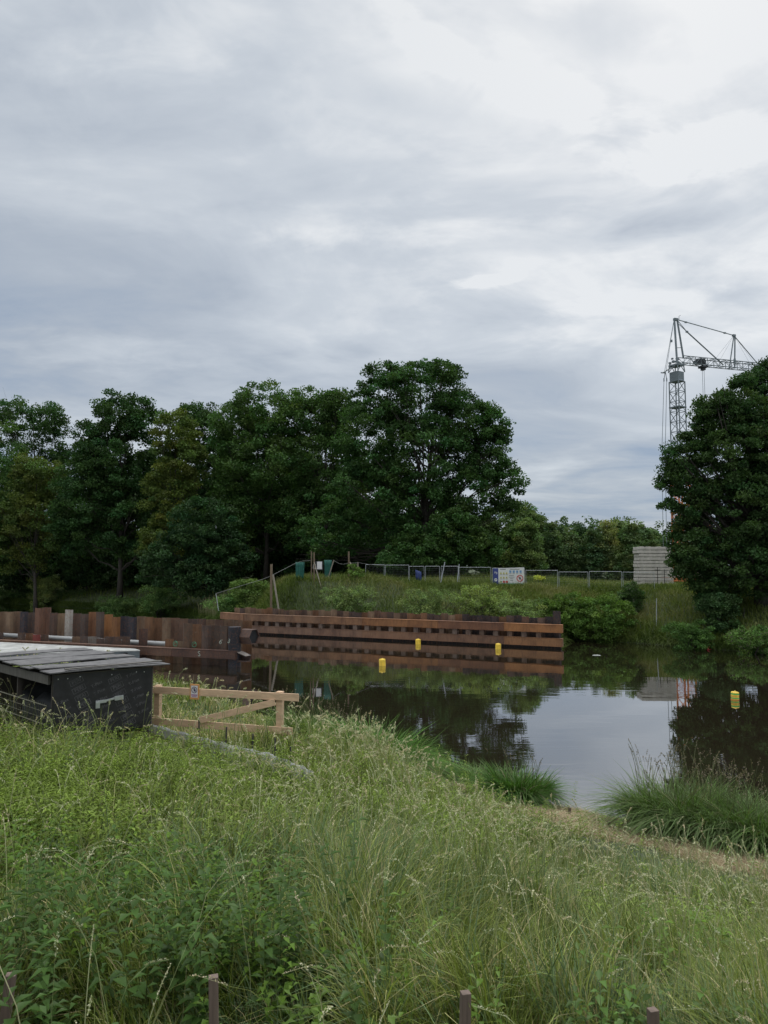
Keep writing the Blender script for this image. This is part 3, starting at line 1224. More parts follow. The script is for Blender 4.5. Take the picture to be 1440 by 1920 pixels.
# floor and dark tarpaulin inside
b = MB(org)
b.box(A + uu * Lw / 2 + vb * Ld / 2 + (0, 0, gz + .18), (Lw - .15, Ld - .2, .06), uu)
b.build('floor_board', M_wood_dark, hut)
M_tarp = mat('dark_tarpaulin', (0.017, 0.019, 0.02), 0.55, var=0.4, scale=3)
gN = 18
vs, fs = [], []
for i in range(gN):
    for j in range(gN):
        a_, c_ = i / (gN - 1), j / (gN - 1)
        edge = min(a_, 1 - a_, c_, 1 - c_)
        z_ = gz + .26 + min(1, edge * 6) * (0.62 + .10 * math.sin(a_ * 9 + c_ * 4) + .07 * math.sin(c_ * 17 + a_ * 6))
        vs.append(A + uu * (.12 + a_ * (Lw - .24)) + vb * (.14 + c_ * (Ld - .3)) + np.array((0, 0, z_)))
for i in range(gN - 1):
    for j in range(gN - 1):
        fs.append((i * gN + j, (i + 1) * gN + j, (i + 1) * gN + j + 1, i * gN + j + 1))
b = MB(tuple(A + np.array((0, 0, gz + .2))))
b.add(vs, fs)
o = b.build('folded_tarpaulin', M_tarp, None, smooth=True)
tag(o, 'black tarpaulin heaped inside the crate behind the wire mesh', 'tarpaulin')
# wire mesh on the left side
M_wire = mat('galvanised_wire', (0.26, 0.27, 0.25), 0.5, 0.6, var=0.3)
M_wire_y = mat('dull_yellow_wire', (0.12, 0.115, 0.075), 0.6, 0.2, var=0.3)
b = MB(org)
nwire = 34
for i in range(nwire + 1):
    q = A - uu * .045 + vb * (.1 + i * (Ld - .2) / nwire)
    b.tube([q + (0, 0, gz + .22), q + (0, 0, zt - .17 - .32)], .004, 4)
for i in range(7):
    z_ = gz + .25 + i * .105
    b.tube([A - uu * .048 + vb * .1 + (0, 0, z_), A - uu * .048 + vb * (Ld - .1) + (0, 0, z_)], .005 if i % 3 else .012, 4)
b.build('wire_mesh_side', M_wire_y, hut)
# door panel
po = A - vb * 0.012
b = MB(org)
pz0, pz1 = gz + .34, zt - .015
b.box(po + uu * Lw / 2 + (0, 0, (pz0 + pz1) / 2), (Lw, .021, pz1 - pz0), uu)
door = b.build('plywood_door', M_ply, hut, bevel=.002)
b = MB(org)
fr_ = po - vb * .0115
en = (0, 0)
rot = R(24)
cell_w, cell_h = .24, .165


def clip_ok(x, z, w_, h_):
    return x - w_ > .01 and x + w_ < Lw - .01 and z - h_ > pz0 + .01 and z + h_ < pz1 - .01


cr_, sr_ = math.cos(rot), math.sin(rot)
for ci_ in range(-3, 8):
    for ri in range(-10, 11):
        lx, lz = ci_ * .30 + ri * .012, ri * .140 + (.07 if ci_ % 2 else 0)
        isbox = ci_ % 2 == 0
        x_ = Lw * .30 + lx * cr_ - lz * sr_
        z_ = (pz0 + pz1) / 2 + lx * sr_ + lz * cr_
        if isbox and clip_ok(x_, z_, .10, .085):
            c_ = fr_ + uu * x_ + np.array((0, 0, z_))
            put_text(b, 'PERI', .082, c_, uu, upz, rot, .0008)
            e1 = cr_ * uu + sr_ * upz
            e2 = -sr_ * uu + cr_ * upz
            for s_1 in (-1, 1):
                b.beam(c_ + e2 * s_1 * .044 - e1 * .105, c_ + e2 * s_1 * .044 + e1 * .105, .0016, .006, up=e2)
                b.beam(c_ + e1 * s_1 * .108 - e2 * .044, c_ + e1 * s_1 * .108 + e2 * .044, .0016, .006, up=e1)
        elif (not isbox) and clip_ok(x_, z_, .11, .07):
            c_ = fr_ + uu * x_ + np.array((0, 0, z_))
            put_text(b, 'T-Plex', .075, c_, uu, upz, rot, .0008)
b.build('printed_lettering', M_plyink, door)
M_zinc = mat('zinc_plated_steel', (0.55, 0.56, 0.56), 0.35, 0.6, var=0.15)
b = MB(org)
lc = fr_ - vb * .012 + uu * (Lw * .53) + np.array((0, 0, pz0 + (pz1 - pz0) * .52))
b.beam(lc - uu * .14 + (0, 0, -.018), lc + uu * .17 + (0, 0, .03), .02, .035)
b.beam(lc + uu * .12 + (0, 0, .018), lc + uu * .27 + (0, 0, .028), .03, .075)
b.beam(lc - uu * .20 + (0, 0, -.012), lc - uu * .02 + (0, 0, -.006), .03, .05)
b.box(lc - uu * .17 + np.array((0, 0, -.06)) - vb * .01, (.07, .03, .11), uu)
b.build('latch', M_zinc, door, bevel=.003)
for x_ in (.07, .22, .42, .95, 1.38, 1.52):
    b = MB(org)
    q = fr_ + uu * x_ + np.array((0, 0, pz1 - .06 - .01 * math.sin(x_ * 9)))
    b.tube([q, q - vb * .004], .010, 8)
    b.build('screw_head', M_zinc, door)
b = MB(org)
M_peel = wood_mat('plywood_edge', (0.10, 0.085, 0.07), 0.3)
b.beam(po - vb * .004 + (0, 0, pz1 + .008), po - vb * .004 + uu * Lw + (0, 0, pz1 + .008), .034, .014)
b.beam(po - vb * .004 + uu * (Lw + .008) + (0, 0, pz0), po - vb * .004 + uu * (Lw + .008) + (0, 0, pz1), .03, .014)
b.build('edge_strip', M_peel, door)
# roof boards, lapped and slightly warped
nb = 8
rw = (Ld + .30) / nb
for k in range(nb):
    vs, fs = [], []
    m_ = 12
    ext = rnd.uniform(-.04, .04)
    for j in range(m_ + 1):
        tt = j / m_
        for si in (0, 1):
            q = A + uu * (-.10 + tt * (Lw + .34 + ext)) + vb * (-.14 + (k + si * 1.03) * rw + .008 * math.sin(tt * 5 + k))
            zq = zt + .030 + (.0245 if k % 2 else 0) + .010 * math.sin(tt * 4 + k * 1.7) + .008 * si * math.sin(k * 2.1)
            vs += [q + (0, 0, zq), q + (0, 0, zq + .018)]
    for j in range(m_):
        o_ = j * 4
        fs += [(o_ + 1, o_ + 3, o_ + 7, o_ + 5), (o_, o_ + 4, o_ + 6, o_ + 2), (o_, o_ + 1, o_ + 5, o_ + 4), (o_ + 2, o_ + 6, o_ + 7, o_ + 3)]
    fs += [(0, 2, 3, 1), (m_ * 4, m_ * 4 + 1, m_ * 4 + 3, m_ * 4 + 2)]
    bb = MB(org)
    bb.add(vs, fs)
    bb.build('roof_board', M_wood_old, hut)
bb = MB(org)
bb.beam(A + uu * .15 - vb * .07 + (0, 0, zt + .085), A + uu * (Lw + .2) + vb * .05 + (0, 0, zt + .080), .09, .018)
bb.build('loose_board', M_wood_rail, hut)

# ---------------------------------------------------------------- wooden barrier with prohibition sign
G0, G1 = P(283, 1296, 14.2), P(560, 1305, 13.35)
gd = (G1 - G0)
glen = np.linalg.norm(gd[:2])
ge = np.array((gd[0], gd[1], 0)) / glen
gn = np.array((-ge[1], ge[0], 0))
gzt = (G0[2] + G1[2]) / 2
go = np.array((G0[0], G0[1], H(G0[0], G0[1])))
gate = thing('wooden_barrier', 'fresh pine barrier of two rails with a diagonal brace by the water', 'barrier', go)
G0[2] = G1[2] = 0
bar = lambda: MB(go)
b = bar()
b.beam(G0 - ge * .0 + (0, 0, gzt), G1 + (0, 0, gzt), .03, .135)
b.build('rail', M_wood_new, gate, bevel=.003)
b = bar()
b.beam(G0 - ge * .0 + (0, 0, gzt - .60), G0 + ge * (glen - .12) + (0, 0, gzt - .62), .03, .13)
b.build('rail', M_wood_new, gate, bevel=.003)
for x_ in (.12, glen - .40):
    q = G0 + ge * x_ + gn * .066
    zb = H(q[0], q[1]) - .25
    b = bar()
    b.box(q + (0, 0, (gzt + .085 + zb) / 2), (.12, .10, gzt + .085 - zb), ge)
    b.build('post', M_wood_new, gate, bevel=.003)
b = bar()
b.beam(G0 + ge * 1.08 - gn * .0315 + (0, 0, gzt - .53), G0 + ge * (glen - .46) - gn * .0315 + (0, 0, gzt - .10), .03, .12)
b.build('brace', M_wood_new, gate, bevel=.003)
b = bar()
q = G0 + ge * (glen - .46)
b.beam(q + gn * .10 + (0, 0, gzt - .09), q - ge * .28 + gn * .72 + np.array((0, 0, gzt - .68)), .06, .06)
b.build('rear_strut', M_wood_dark, gate)
sc_ = G0 + ge * .98 - gn * .026 + np.array((0, 0, gzt + .01))
sg = thing('prohibition_sign', 'small orange board with a no entry hand pictogram on the pine barrier', 'sign', sc_)
M_or = mat('orange_board', (0.62, 0.30, 0.10), 0.5, var=0.08)
M_wh = mat('white_print', (0.72, 0.70, 0.70), 0.5, var=0.04)
M_pur = mat('dark_purple_print', (0.045, 0.025, 0.08), 0.5, var=0.1)
M_mag = mat('mauve_print', (0.33, 0.14, 0.30), 0.5, var=0.1)


def disc(b, c, r, ex, ez, n=24, th=.001, r0=None):
    ex, ez = np.array(ex, float), np.array(ez, float)
    en = np.cross(ex, ez)
    if r0 is None:
        vs = [np.array(c) + r * (math.cos(a) * ex + math.sin(a) * ez) + en * th for a in [2 * math.pi * i / n for i in range(n)]]
        b.add(vs, [tuple(range(n))])
    else:
        vs = []
        for i in range(n):
            a = 2 * math.pi * i / n
            vs += [np.array(c) + q * (math.cos(a) * ex + math.sin(a) * ez) + en * th for q in (r0, r)]
        b.add(vs, [(2 * i, 2 * i + 1, 2 * ((i + 1) % n) + 1, 2 * ((i + 1) % n)) for i in range(n)])


def rect(b, c, w_, h_, ex, ez, th=.001, rot=0.0):
    ex, ez = np.array(ex, float), np.array(ez, float)
    en = np.cross(ex, ez)
    a = ex * math.cos(rot) + ez * math.sin(rot)
    d = -ex * math.sin(rot) + ez * math.cos(rot)
    c = np.array(c) + en * th
    b.add([c - a * w_ / 2 - d * h_ / 2, c + a * w_ / 2 - d * h_ / 2, c + a * w_ / 2 + d * h_ / 2, c - a * w_ / 2 + d * h_ / 2], [(0, 1, 2, 3)])


def hand(b, c, s, ex, ez, th):
    rect(b, np.array(c) - ez * s * .15, s * .55, s * .6, ex, ez, th)
    for i, l_ in enumerate((.42, .55, .55, .45)):
        rect(b, np.array(c) + ex * s * (-.21 + .14 * i) + ez * s * (.12 + l_ / 2), s * .11, s * l_, ex, ez, th)
    rect(b, np.array(c) + ex * s * .38 - ez * s * .05, s * .13, s * .45, ex, ez, th, -.6)


b = MB(sc_)
b.box(sc_, (.20, .018, .29), ge)
b.build('board', M_or, sg, bevel=.004)
f_ = sc_ - gn * .009
b = MB(sc_)
rect(b, f_ + (0, 0, .005), .145, .225, ge, upz, .001)
b.build('printed_plate', M_wh, sg)
b = MB(sc_)
disc(b, f_ + (0, 0, .035), .062, ge, upz, 28, .002, .050)
rect(b, f_ + (0, 0, .035), .105, .011, ge, upz, .0026, R(-45))
hand(b, f_ + (0.004, 0, .035), .062, ge, upz, .0022)
b.build('pictogram', M_pur, sg)
b = MB(sc_)
rect(b, f_ + (0, 0, -.060), .13, .022, ge, upz, .002)
rect(b, f_ + (0, 0, -.088), .11, .014, ge, upz, .002)
b.build('caption_band', M_mag, sg)

# ---------------------------------------------------------------- foreground stakes and small stakes
for i, (px, py, lb, ln_) in enumerate(((21, 1826, 'weathered square stake at the lower left corner, leaning to the right', .10),
                                       (400, 1830, 'weathered square stake in front of the dark nettles at the bottom', -.03),
                                       (873, 1860, 'weathered square stake in the foreground grass, right of the bottom centre', 0.03),
                                       (1224, 1892, 'lowest stake, only its dark top showing beside the broad-leaved nettles at bottom right', 0.0))):
    Y = 3.72
    p = P(px, py, Y)
    h_ = 0.75
    b = MB((p[0], p[1], p[2] - h_))
    b.beam(p + np.array((-ln_ * h_, 0, -h_)), p, .048, .040, up=(0.25, -1, 0))
    o = b.build('wooden_stake', M_stake, bevel=.003)
    tag(o, lb, 'stake', 'weathered stakes along the foreground')
M_rod = mat('dark_rod', (0.05, 0.045, 0.04), 0.7, var=0.3)
for i, (px, py, D, hh, lb) in enumerate(((425, 1363, 12.9, .6, 'thin dark stake just left of the others before the white silt screen'),
                                         (373, 1347, 13.4, .5, 'thin dark stake half hidden in the dry grass under the sign on the barrier'),
                                         (474, 1376, 12.2, .6, 'thin dark stake at the middle of the white silt screen'),
                                         (516, 1384, 11.9, .55, 'thin dark stake behind the white silt screen, second from its right end'),
                                         (545, 1400, 11.5, .65, 'thin dark stake at the right end of the white silt screen'))):
    p = P(px, py, D)
    b = MB((p[0], p[1], p[2] - hh))
    b.beam(p + np.array((rnd.uniform(-.02, .02), 0, -hh)), p, .024, .024)
    o = b.build('thin_stake', M_rod)
    tag(o, lb, 'stake', 'thin stakes of the silt screen')
for px, py, Y, lb in ((1068, 1514, 17.6, 'short stake at the top edge of the dry mown strip by the water'),
                      (1142, 1540, 16.2, 'short stake in the middle of the dry mown strip')):
    p = P(px, py, Y)
    z0 = H(p[0], Y) - .1
    b = MB((p[0], p[1], z0))
    b.beam((p[0], p[1], z0), p, .06, .06)
    tag(b.build('marker_stake', M_stake, bevel=.004), lb, 'stake', 'short stakes in the mown strip')

# white silt screen
M_geo = mat('white_geotextile', (0.40, 0.40, 0.37), 0.85, var=0.35, scale=5, bmp=0.5)
sp_px = [(262, 1350, 14.3, .10), (330, 1370, 13.7, .12), (400, 1388, 13.0, .15), (450, 1400, 12.4, .18), (500, 1411, 11.9, .21), (563, 1434, 11.1, .22),
         (590, 1448, 10.7, .16), (575, 1500, 9.4, .15), (520, 1530, 8.7, .22), (450, 1560, 8.2, .2)]
cur = [(P(a, b_, c), h_) for a, b_, c, h_ in sp_px[:-3]]
dense = []
for (p0, h0), (p1, h1) in zip(cur[:-1], cur[1:]):
    for k in range(14):
        t = k / 14
        dense.append((p0 + (p1 - p0) * t, h0 + (h1 - h0) * t))
vs, fs = [], []
for i, (p, h_) in enumerate(dense):
    wv = .010 * math.sin(i * .45) + .006 * math.sin(i * 1.7)
    for j in range(5):
        q = p + np.array((wv * (j % 2), -0.05 * j / 4 * (1 + .4 * math.sin(i * .37)) + wv, -(h_ + .10) * j / 4 + (.012 * math.sin(i * .8) if j == 0 else 0)))
        vs.append(q)
for i in range(len(dense) - 1):
    for j in range(4):
        fs.append((i * 5 + j, (i + 1) * 5 + j, (i + 1) * 5 + j + 1, i * 5 + j + 1))
b = MB(dense[40][0])
b.add(vs, fs)
o = b.build('silt_screen', M_geo, smooth=True)
so = o.modifiers.new('thickness', 'SOLIDIFY')
so.thickness = .006
tag(o, 'low crumpled white fabric screen curving through the grass below the pine barrier', 'screen')

# ---------------------------------------------------------------- buoys
M_yel = mat('yellow_plastic', (0.70, 0.47, 0.04), 0.5, var=0.22, scale=5)
M_grn = mat('green_band', (0.06, 0.36, 0.07), 0.5, var=0.1)
M_red = mat('red_band', (0.45, 0.12, 0.03), 0.5, var=0.1)


def buoy(px, py, r, h_, lb, bands=False, tilt=0.0):
    p = W(px, py)
    t_ = thing('buoy', lb, 'buoy', p, 'yellow buoys floating on the river' if not bands else None)
    ax = np.array((math.sin(tilt), 0, math.cos(tilt)))
    b = MB(p)
    b.lathe(p, [(r * .55, -.25), (r * .95, -.2), (r, -.1), (r, h_ * .48), (r * .93, h_ * .5), (r, h_ * .52), (r, h_ * .86), (r * .9, h_ * .96), (r * .55, h_), (.001, h_)], 24, ax)
    b.build('float_body', M_yel, t_, smooth=False, bevel=.005)
    b = MB(p)
    b.lathe(p, [(r * .25, h_ - .01), (r * .25, h_ + .03), (r * .15, h_ + .04)], 10, ax)
    b.build('cap', M_yel, t_)
    if bands:
        for z0, z1, m in ((.16, .30, M_grn), (.66, .82, M_grn), (.02, .10, M_red), (.40, .46, M_red)):
            b = MB(p)
            b.lathe(p, [(r * 1.012, h_ * z0), (r * 1.02, h_ * z0 + .01), (r * 1.02, h_ * z1 - .01), (r * 1.012, h_ * z1)], 24, ax)
            b.build('band', m, t_)


buoy(784, 1208, .225, .44, 'yellow buoy nearest the middle of the far rusty wall')
buoy(934, 1217, .225, .44, 'yellow buoy before the right part of the far rusty wall', tilt=.05)
buoy(717, 1248, .22, .45, 'nearer yellow buoy floating in open water left of the two by the wall', tilt=-.04)
buoy(1378, 1312, .19, .40, 'yellow and green banded buoy floating alone at the right', True, tilt=.04)

# floating scrap and red marker, staffs on the right bank
p = W(1118, 1229)
b = MB(p)
b.add([p + np.array(q) for q in ((-.32, -.05, .01), (-.1, -.16, .03), (.2, -.12, .02), (.36, .02, .015), (.1, .14, .04), (-.2, .10, .03))], [(0, 1, 2, 3, 4, 5)])
o = b.build('floating_board', mat('pale_driftwood', (0.35, 0.37, 0.33), 0.7))
o.modifiers.new('thickness', 'SOLIDIFY').thickness = .02
tag(o, 'small pale piece of board floating near the right bank', 'driftwood')
p = W(1330, 1217)
b = MB(p)
b.beam(p + np.array((-.38, -.5, .05)), p + np.array((.3, .3, .36)), .07, .07)
b.beam(p + np.array((-.38, -.5, .02)), p + np.array((.34, .1, -.05)), .07, .07)
tag(b.build('red_bracket', mat('red_paint', (0.42, 0.05, 0.05), 0.5)), 'small red angled bracket sticking out of the water at the right bank', 'bracket')
M_galv = mat('galvanised_tube', (0.42, 0.44, 0.45), 0.45, 0.4, var=0.12)
for px, y0, y1, Y, lb in ((1231, 1122, 1186, 63.5, 'tall thin pale staff on the slope between the knotweed and the dark oak'),
                          (1395, 1140, 1172, 60.0, 'short thin staff in the shade below the dark oak')):
    a, c = P(px, y0, Y), P(px, y1, Y)
    c[2] = H(c[0], Y) - .2
    b = MB(c)
    b.tube([c, a], .035 if y1 > 1180 else .022, 6)
    tag(b.build('measuring_staff', M_galv if y1 > 1180 else M_rod), lb, 'staff')

# ---------------------------------------------------------------- mesh fence on the far bank
DF = 75.0
fence_px = [(684, 81.5), (721, 80.5), (767, 79.5), (797, 79.0), (826, 78.5), (860, 78.0), (922, 77.0), (985, 76.0), (1047, 75.0), (1104, 74.2), (1167, 73.4), (1228, 72.7)]
fplabels = ['leftmost mesh fence panel beside the tall timber post', 'mesh fence panel left of the blue cloth', 'mesh fence panel with the blue cloth on it',
            'narrow mesh fence panel right of the blue cloth', 'mesh fence panel behind the two leaning poles', 'mesh fence panel left of the site banner',
            'mesh fence panel carrying the site banner', 'mesh fence panel just right of the site banner', 'mesh fence panel second to the right of the site banner',
            'mesh fence panel left of the block wall', 'mesh fence panel in front of the concrete block wall']
for i in range(len(fence_px) - 1):
    (xa, Ya), (xb, Yb) = fence_px[i], fence_px[i + 1]
    a, c = P(xa, 1090, Ya), P(xb, 1090, Yb)
    za = (H(a[0], a[1]) + H(c[0], c[1])) / 2 + .02
    a[2] = c[2] = za
    lean = rnd.uniform(-.08, .06) if i < 6 else 0.0
    top = np.array((lean, lean * .8, 2.0 + rnd.uniform(-.05, .05)))
    o_ = (a + c) / 2
    t_ = thing('mesh_fence_panel', fplabels[i], 'fence', o_, 'mesh fence panels along the far bank')
    dirv = (c - a) / np.linalg.norm(c - a)
    a2, c2_ = a + dirv * .07, c - dirv * .07
    b = MB(o_)
    r_ = .023
    b.tube([a2, a2 + top], r_ * 1.2, 6)
    b.tube([c2_, c2_ + top], r_ * 1.2, 6)
    b.tube([a2 + top, c2_ + top], r_, 6)
    b.tube([a2 + (0, 0, .12), c2_ + (0, 0, .12)], r_ * .8, 6)
    b.build('frame', M_galv, t_)
    b = MB(o_)
    ln_ = np.linalg.norm(c2_ - a2)
    nv = int(ln_ / .16)
    for k in range(1, nv):
        q = a2 + (c2_ - a2) * k / nv
        b.beam(q + top * .06, q + top * .99, .005, .005)
    for k in range(1, 8):
        b.beam(a2 + top * k / 8, c2_ + top * k / 8, .006, .006)
    b.build('wire_infill', M_wire, t_)
    for q in (a2, ):
        b = MB(o_)
        b.box(q + (0, 0, .05), (.22, .6, .14), dirv)
        b.build('foot_block', M_conc, t_, bevel=.02)

# banner
a, c = P(925, 1090, 76.9), P(983, 1090, 75.95)
zg = (H(a[0], a[1]) + H(c[0], c[1])) / 2
dv = (c - a)
dv[2] = 0
bl = np.linalg.norm(dv)
dv /= bl
bn = np.array((-dv[1], dv[0], 0))
if bn[1] > 0:
    bn = -bn            # towards the viewer
bc = (a + c) / 2 + bn * .09
bc[2] = zg + 1.16
bz_ = np.array((0.0, 0, 1.0))
ban = thing('site_banner', 'wide white and blue site safety banner tied to the mesh fence', 'banner', bc)
bh = 1.72
M_bw = mat('banner_white', (0.66, 0.66, 0.63), 0.6, var=0.04)
M_bb = mat('banner_blue', (0.04, 0.06, 0.22), 0.6, var=0.1)
M_by = mat('banner_yellow', (0.66, 0.60, 0.16), 0.6, var=0.1)
M_bl = mat('banner_light_blue', (0.16, 0.30, 0.48), 0.6, var=0.1)
M_br = mat('banner_red', (0.50, 0.07, 0.06), 0.6, var=0.1)
M_bg = mat('banner_green', (0.10, 0.30, 0.18), 0.6, var=0.1)
M_bk = mat('banner_black', (0.05, 0.05, 0.05), 0.6, var=0.1)
b = MB(bc)
rise = .10
cnr = [bc - dv * bl / 2 + (0, 0, -bh / 2 - .0), bc + dv * bl / 2 + (0, 0, -bh / 2), bc + dv * bl / 2 + (0, 0, bh / 2 + rise), bc - dv * bl / 2 + (0, 0, bh / 2 - .02)]
b.hexa([cnr[0] - bn * .01, cnr[1] - bn * .01, cnr[2] - bn * .01, cnr[3] - bn * .01, cnr[0], cnr[1], cnr[2], cnr[3]])
b.build('sheet', M_bw, ban)


def bp(u_, v_):     # u,v in 0..1 from the left bottom
    return bc + dv * (u_ - .5) * bl + bz_ * (v_ - .5) * bh


b = MB(bc)
rect(b, bp(.085, .5), .17 * bl, bh, dv, bz_, .006)
b.build('blue_stripe', M_bb, ban)
b = MB(bc)
disc(b, bp(.085, .28), .17, dv, bz_, 20, .01)
put_text(b, 'PB', .34, bp(.09, .70) + bn * .01, dv, bz_, -.3, .002)
rect(b, bp(.62, .46), .01, .01, dv, bz_, .01)
b.build('white_emblem', M_bw, ban)
b = MB(bc)
rect(b, bp(.085, .28), .26, .05, dv, bz_, .014, .2)
b.build('emblem_bar', M_bb, ban)
b = MB(bc)
for i in range(3):
    for j in range(3):
        c_ = bp(.255 + i * .093, .70 - j * .27) + bn * .01
        if j == 2 and i > 0:
            continue
        s_2 = .13
        b.add([c_ - dv * s_2 - bz_ * s_2 * .8, c_ + dv * s_2 - bz_ * s_2 * .8, c_ + bz_ * s_2 * 1.1], [(0, 1, 2)])
b.build('warning_triangle', M_by, ban)
b = MB(bc)
for i in range(3):
    for j in range(3):
        c_ = bp(.255 + i * .093, .70 - j * .27)
        if j == 2 and i > 0:
            continue
        rect(b, c_ - bz_ * .02, .06, .10, dv, bz_, .014)
        rect(b, c_ - bz_ * .17, .18, .035, dv, bz_, .012)
for i in range(4):
    rect(b, bp(.56 + i * .11, .66), .24, .03, dv, bz_, .012)
for j, wd_ in enumerate((.5, .6, .36, .3)):
    rect(b, bp(.60, .55 - j * .10), wd_, .04, dv, bz_, .012)
rect(b, bp(.32, .93), .62, .05, dv, bz_, .012)
rect(b, bp(.70, .94), 1.0, .05, dv, bz_, .012)
hand(b, bp(.865, .38), .26, dv, bz_, .018)
b.build('print', M_bk, ban)
b = MB(bc)
for i in range(4):
    rect(b, bp(.56 + i * .11, .79), .22, .26, dv, bz_, .009)
b.build('blue_pictogram', M_bl, ban)
b = MB(bc)
disc(b, bp(.865, .38), .36, dv, bz_, 28, .012, .27)
rect(b, bp(.865, .38), .56, .08, dv, bz_, .016, R(-45))
for i in (1, 2):
    disc(b, bp(.255 + i * .093, .16), .13, dv, bz_, 14, .01)
b.build('red_prohibition', M_br, ban)
b = MB(bc)
rect(b, bp(.62, .035), .74 * bl, .11, dv, bz_, .008)
disc(b, bp(.255, .16), .12, dv, bz_, 4, .01)
b.build('green_stripe', M_bg, ban)

# loose poles, posts, ropes and cloths at the left end of the fence
M_post = wood_mat('pale_brown_post', (0.17, 0.125, 0.08), 0.3, (8, 8, 1))
M_postl = wood_mat('pale_split_post', (0.24, 0.21, 0.16), 0.3, (8, 8, 1))


def gpoint(px, Y, py=1090):
    p = P(px, py, Y)
    p[2] = H(p[0], Y)
    return p


def post_at(name, label, px, y_top, Y, r_, m, brace=None, px2=None):
    g_ = gpoint(px2 if px2 is not None else px, Y)
    t_ = P(px, y_top, Y)
    if brace is None:
        b = MB(g_)
        b.beam(g_ - np.array((0, 0, .3)), t_, r_ * 2, r_ * 2)
        return tag(b.build(name, m, bevel=.01), label, 'post')
    o_ = thing(name, label, 'post', g_)
    b = MB(g_)
    b.beam(g_ - np.array((0, 0, .3)), t_, r_ * 2, r_ * 2)
    b.build('upright', m, o_, bevel=.01)
    b = MB(g_)
    q0 = P(brace[0], brace[1], Y - .2)
    q1 = gpoint(brace[2], Y - 1.2)
    b.beam(q0, q1 - np.array((0, 0, .1)), r_ * 1.2, r_ * 1.2)
    b.build('brace', M_postl, o_)
    return o_


post_at('timber_post', 'stout weathered post with a slanting brace, leftmost on the grassy bank', 509, 1058, 72.0, .11, M_post, (512, 1078, 530))
post_at('timber_post', 'tall thin timber post at the left of the close pair between the green nets', 584, 1034, 76, .06, M_post)
post_at('timber_post', 'braced timber post at the right of the close pair between the nets', 589, 1036, 75.4, .07, M_post, (589, 1054, 603))
post_at('timber_post', 'tall lone timber post with a slanting brace right of the green nets', 654, 1034, 77, .085, M_post, (656, 1054, 672))
post_at('timber_post', 'short pale post just right of the tall lone timber post', 671, 1054, 78, .08, M_postl)
post_at('leaning_pole', 'left one of the two leaning pale poles propped against the mesh fence', 834, 1054, 77.2, .05, M_galv, px2=824)
post_at('leaning_pole', 'right one of the two leaning pale poles, with the steeper lean', 861, 1058, 76.8, .05, M_galv, px2=856)
post_at('leaning_pole', 'slanting pale pole against the second green net', 626, 1050, 76.3, .06, M_postl, px2=612)
M_net = mat('green_debris_net', (0.012, 0.10, 0.075), 0.7, var=0.3, scale=5)
for i, (x0, x1, yt, Y, lb, ang) in enumerate(((554, 571, 1054, 76.5, 'dark green net hanging left of the timber pair', -2), (608, 622, 1050, 76.6, 'dark green net hanging right of the white notices', 2))):
    a, c = P(x0, yt, Y), P(x1, yt, Y)
    zb = H(a[0], Y) + .1
    vs, fs = [], []
    nx_ = 12
    for k in range(nx_ + 1):
        for j in range(6):
            q = a + (c - a) * k / nx_
            q = q + np.array((0, .07 * math.sin(k * 1.9), 0))
            q[2] = q[2] + (zb - q[2]) * j / 5
            q[0] += .05 * ang * (1 - j / 5) * 0 + (0.12 * (k / nx_ - .5) * -(j / 5))
            vs.append(q)
    for k in range(nx_):
        for j in range(5):
            fs.append((k * 6 + j, (k + 1) * 6 + j, (k + 1) * 6 + j + 1, k * 6 + j + 1))
    b = MB((a[0], a[1], zb))
    b.add(vs, fs)
    o = b.build('green_net', M_net, smooth=True)
    o.modifiers.new('thickness', 'SOLIDIFY').thickness = .01
    tag(o, lb, 'net')
nb_ = P(596, 1061, 76.2)
nt_ = thing('notice_board', 'grey board with two white notices between the green nets', 'notice board', nb_)
b = MB(nb_)
b.box(nb_ + np.array((.05, .05, .02)), (1.0, .03, .95))
b.build('backing_board', mat('dark_board', (0.03, 0.035, 0.035), 0.7), nt_)
for dx, dz, w_, h_ in ((.17, .05, .52, .80), (-.38, -.1, .26, .5)):
    b = MB(nb_)
    b.box(nb_ + np.array((dx, .015, dz)), (w_, .02, h_))
    b.build('notice', M_wh, nt_)
M_rope = mat('pale_rope', (0.20, 0.20, 0.185), 0.8)
for pts, lb, rr_ in (([(405, 1113, 72.3), (450, 1099, 72.1), (490, 1087, 72.0), (511, 1079, 71.9)], 'pale rope running down from the braced post to the far wall end', .022),
                     ([(511, 1078, 71.8), (535, 1066, 74), (554, 1056, 76), (566, 1052, 76.5), (584, 1051, 76)], 'pale rope rising from the braced post over the left green net', .022),
                     ([(626, 1051, 76.3), (636, 1057, 76.6), (644, 1058, 76.9), (654, 1056, 77.0)], 'sagging rope between the green net and the tall lone post', .02),
                     ([(654, 1056, 77.1), (672, 1055, 78.0), (690, 1058, 79.5), (721, 1061, 80.4)], 'rope between the tall lone post and the first fence panel', .02)):
    q = [P(*p_) for p_ in pts]
    b = MB(q[0])
    b.tube(q, rr_, 5)
    tag(b.build('rope', M_rope), lb, 'rope', 'ropes strung along the left bank top')
for pts, Y in (([(405, 1113), (410, 1130)], 72.2),):
    a, c = P(*pts[0], Y), P(*pts[1], Y)
    b = MB(c)
    b.beam(c - np.array((0, 0, .8)), a, .05, .05)
    tag(b.build('thin_rod', M_galv), 'thin pale rod holding the rope at the left end of the far wall', 'rod')
a = P(788, 1062, 78.4)
zb = H(a[0], 78.4) + .15
b = MB((a[0], a[1], zb))
vs = []
for k in range(7):
    for j in range(4):
        vs.append((a[0] - .55 + k * .11 + .06 * j / 3, a[1] + .05 * math.sin(k * 2), a[2] - .35 - .25 * (k / 6) - (a[2] - zb - .5) * .8 * j / 3))
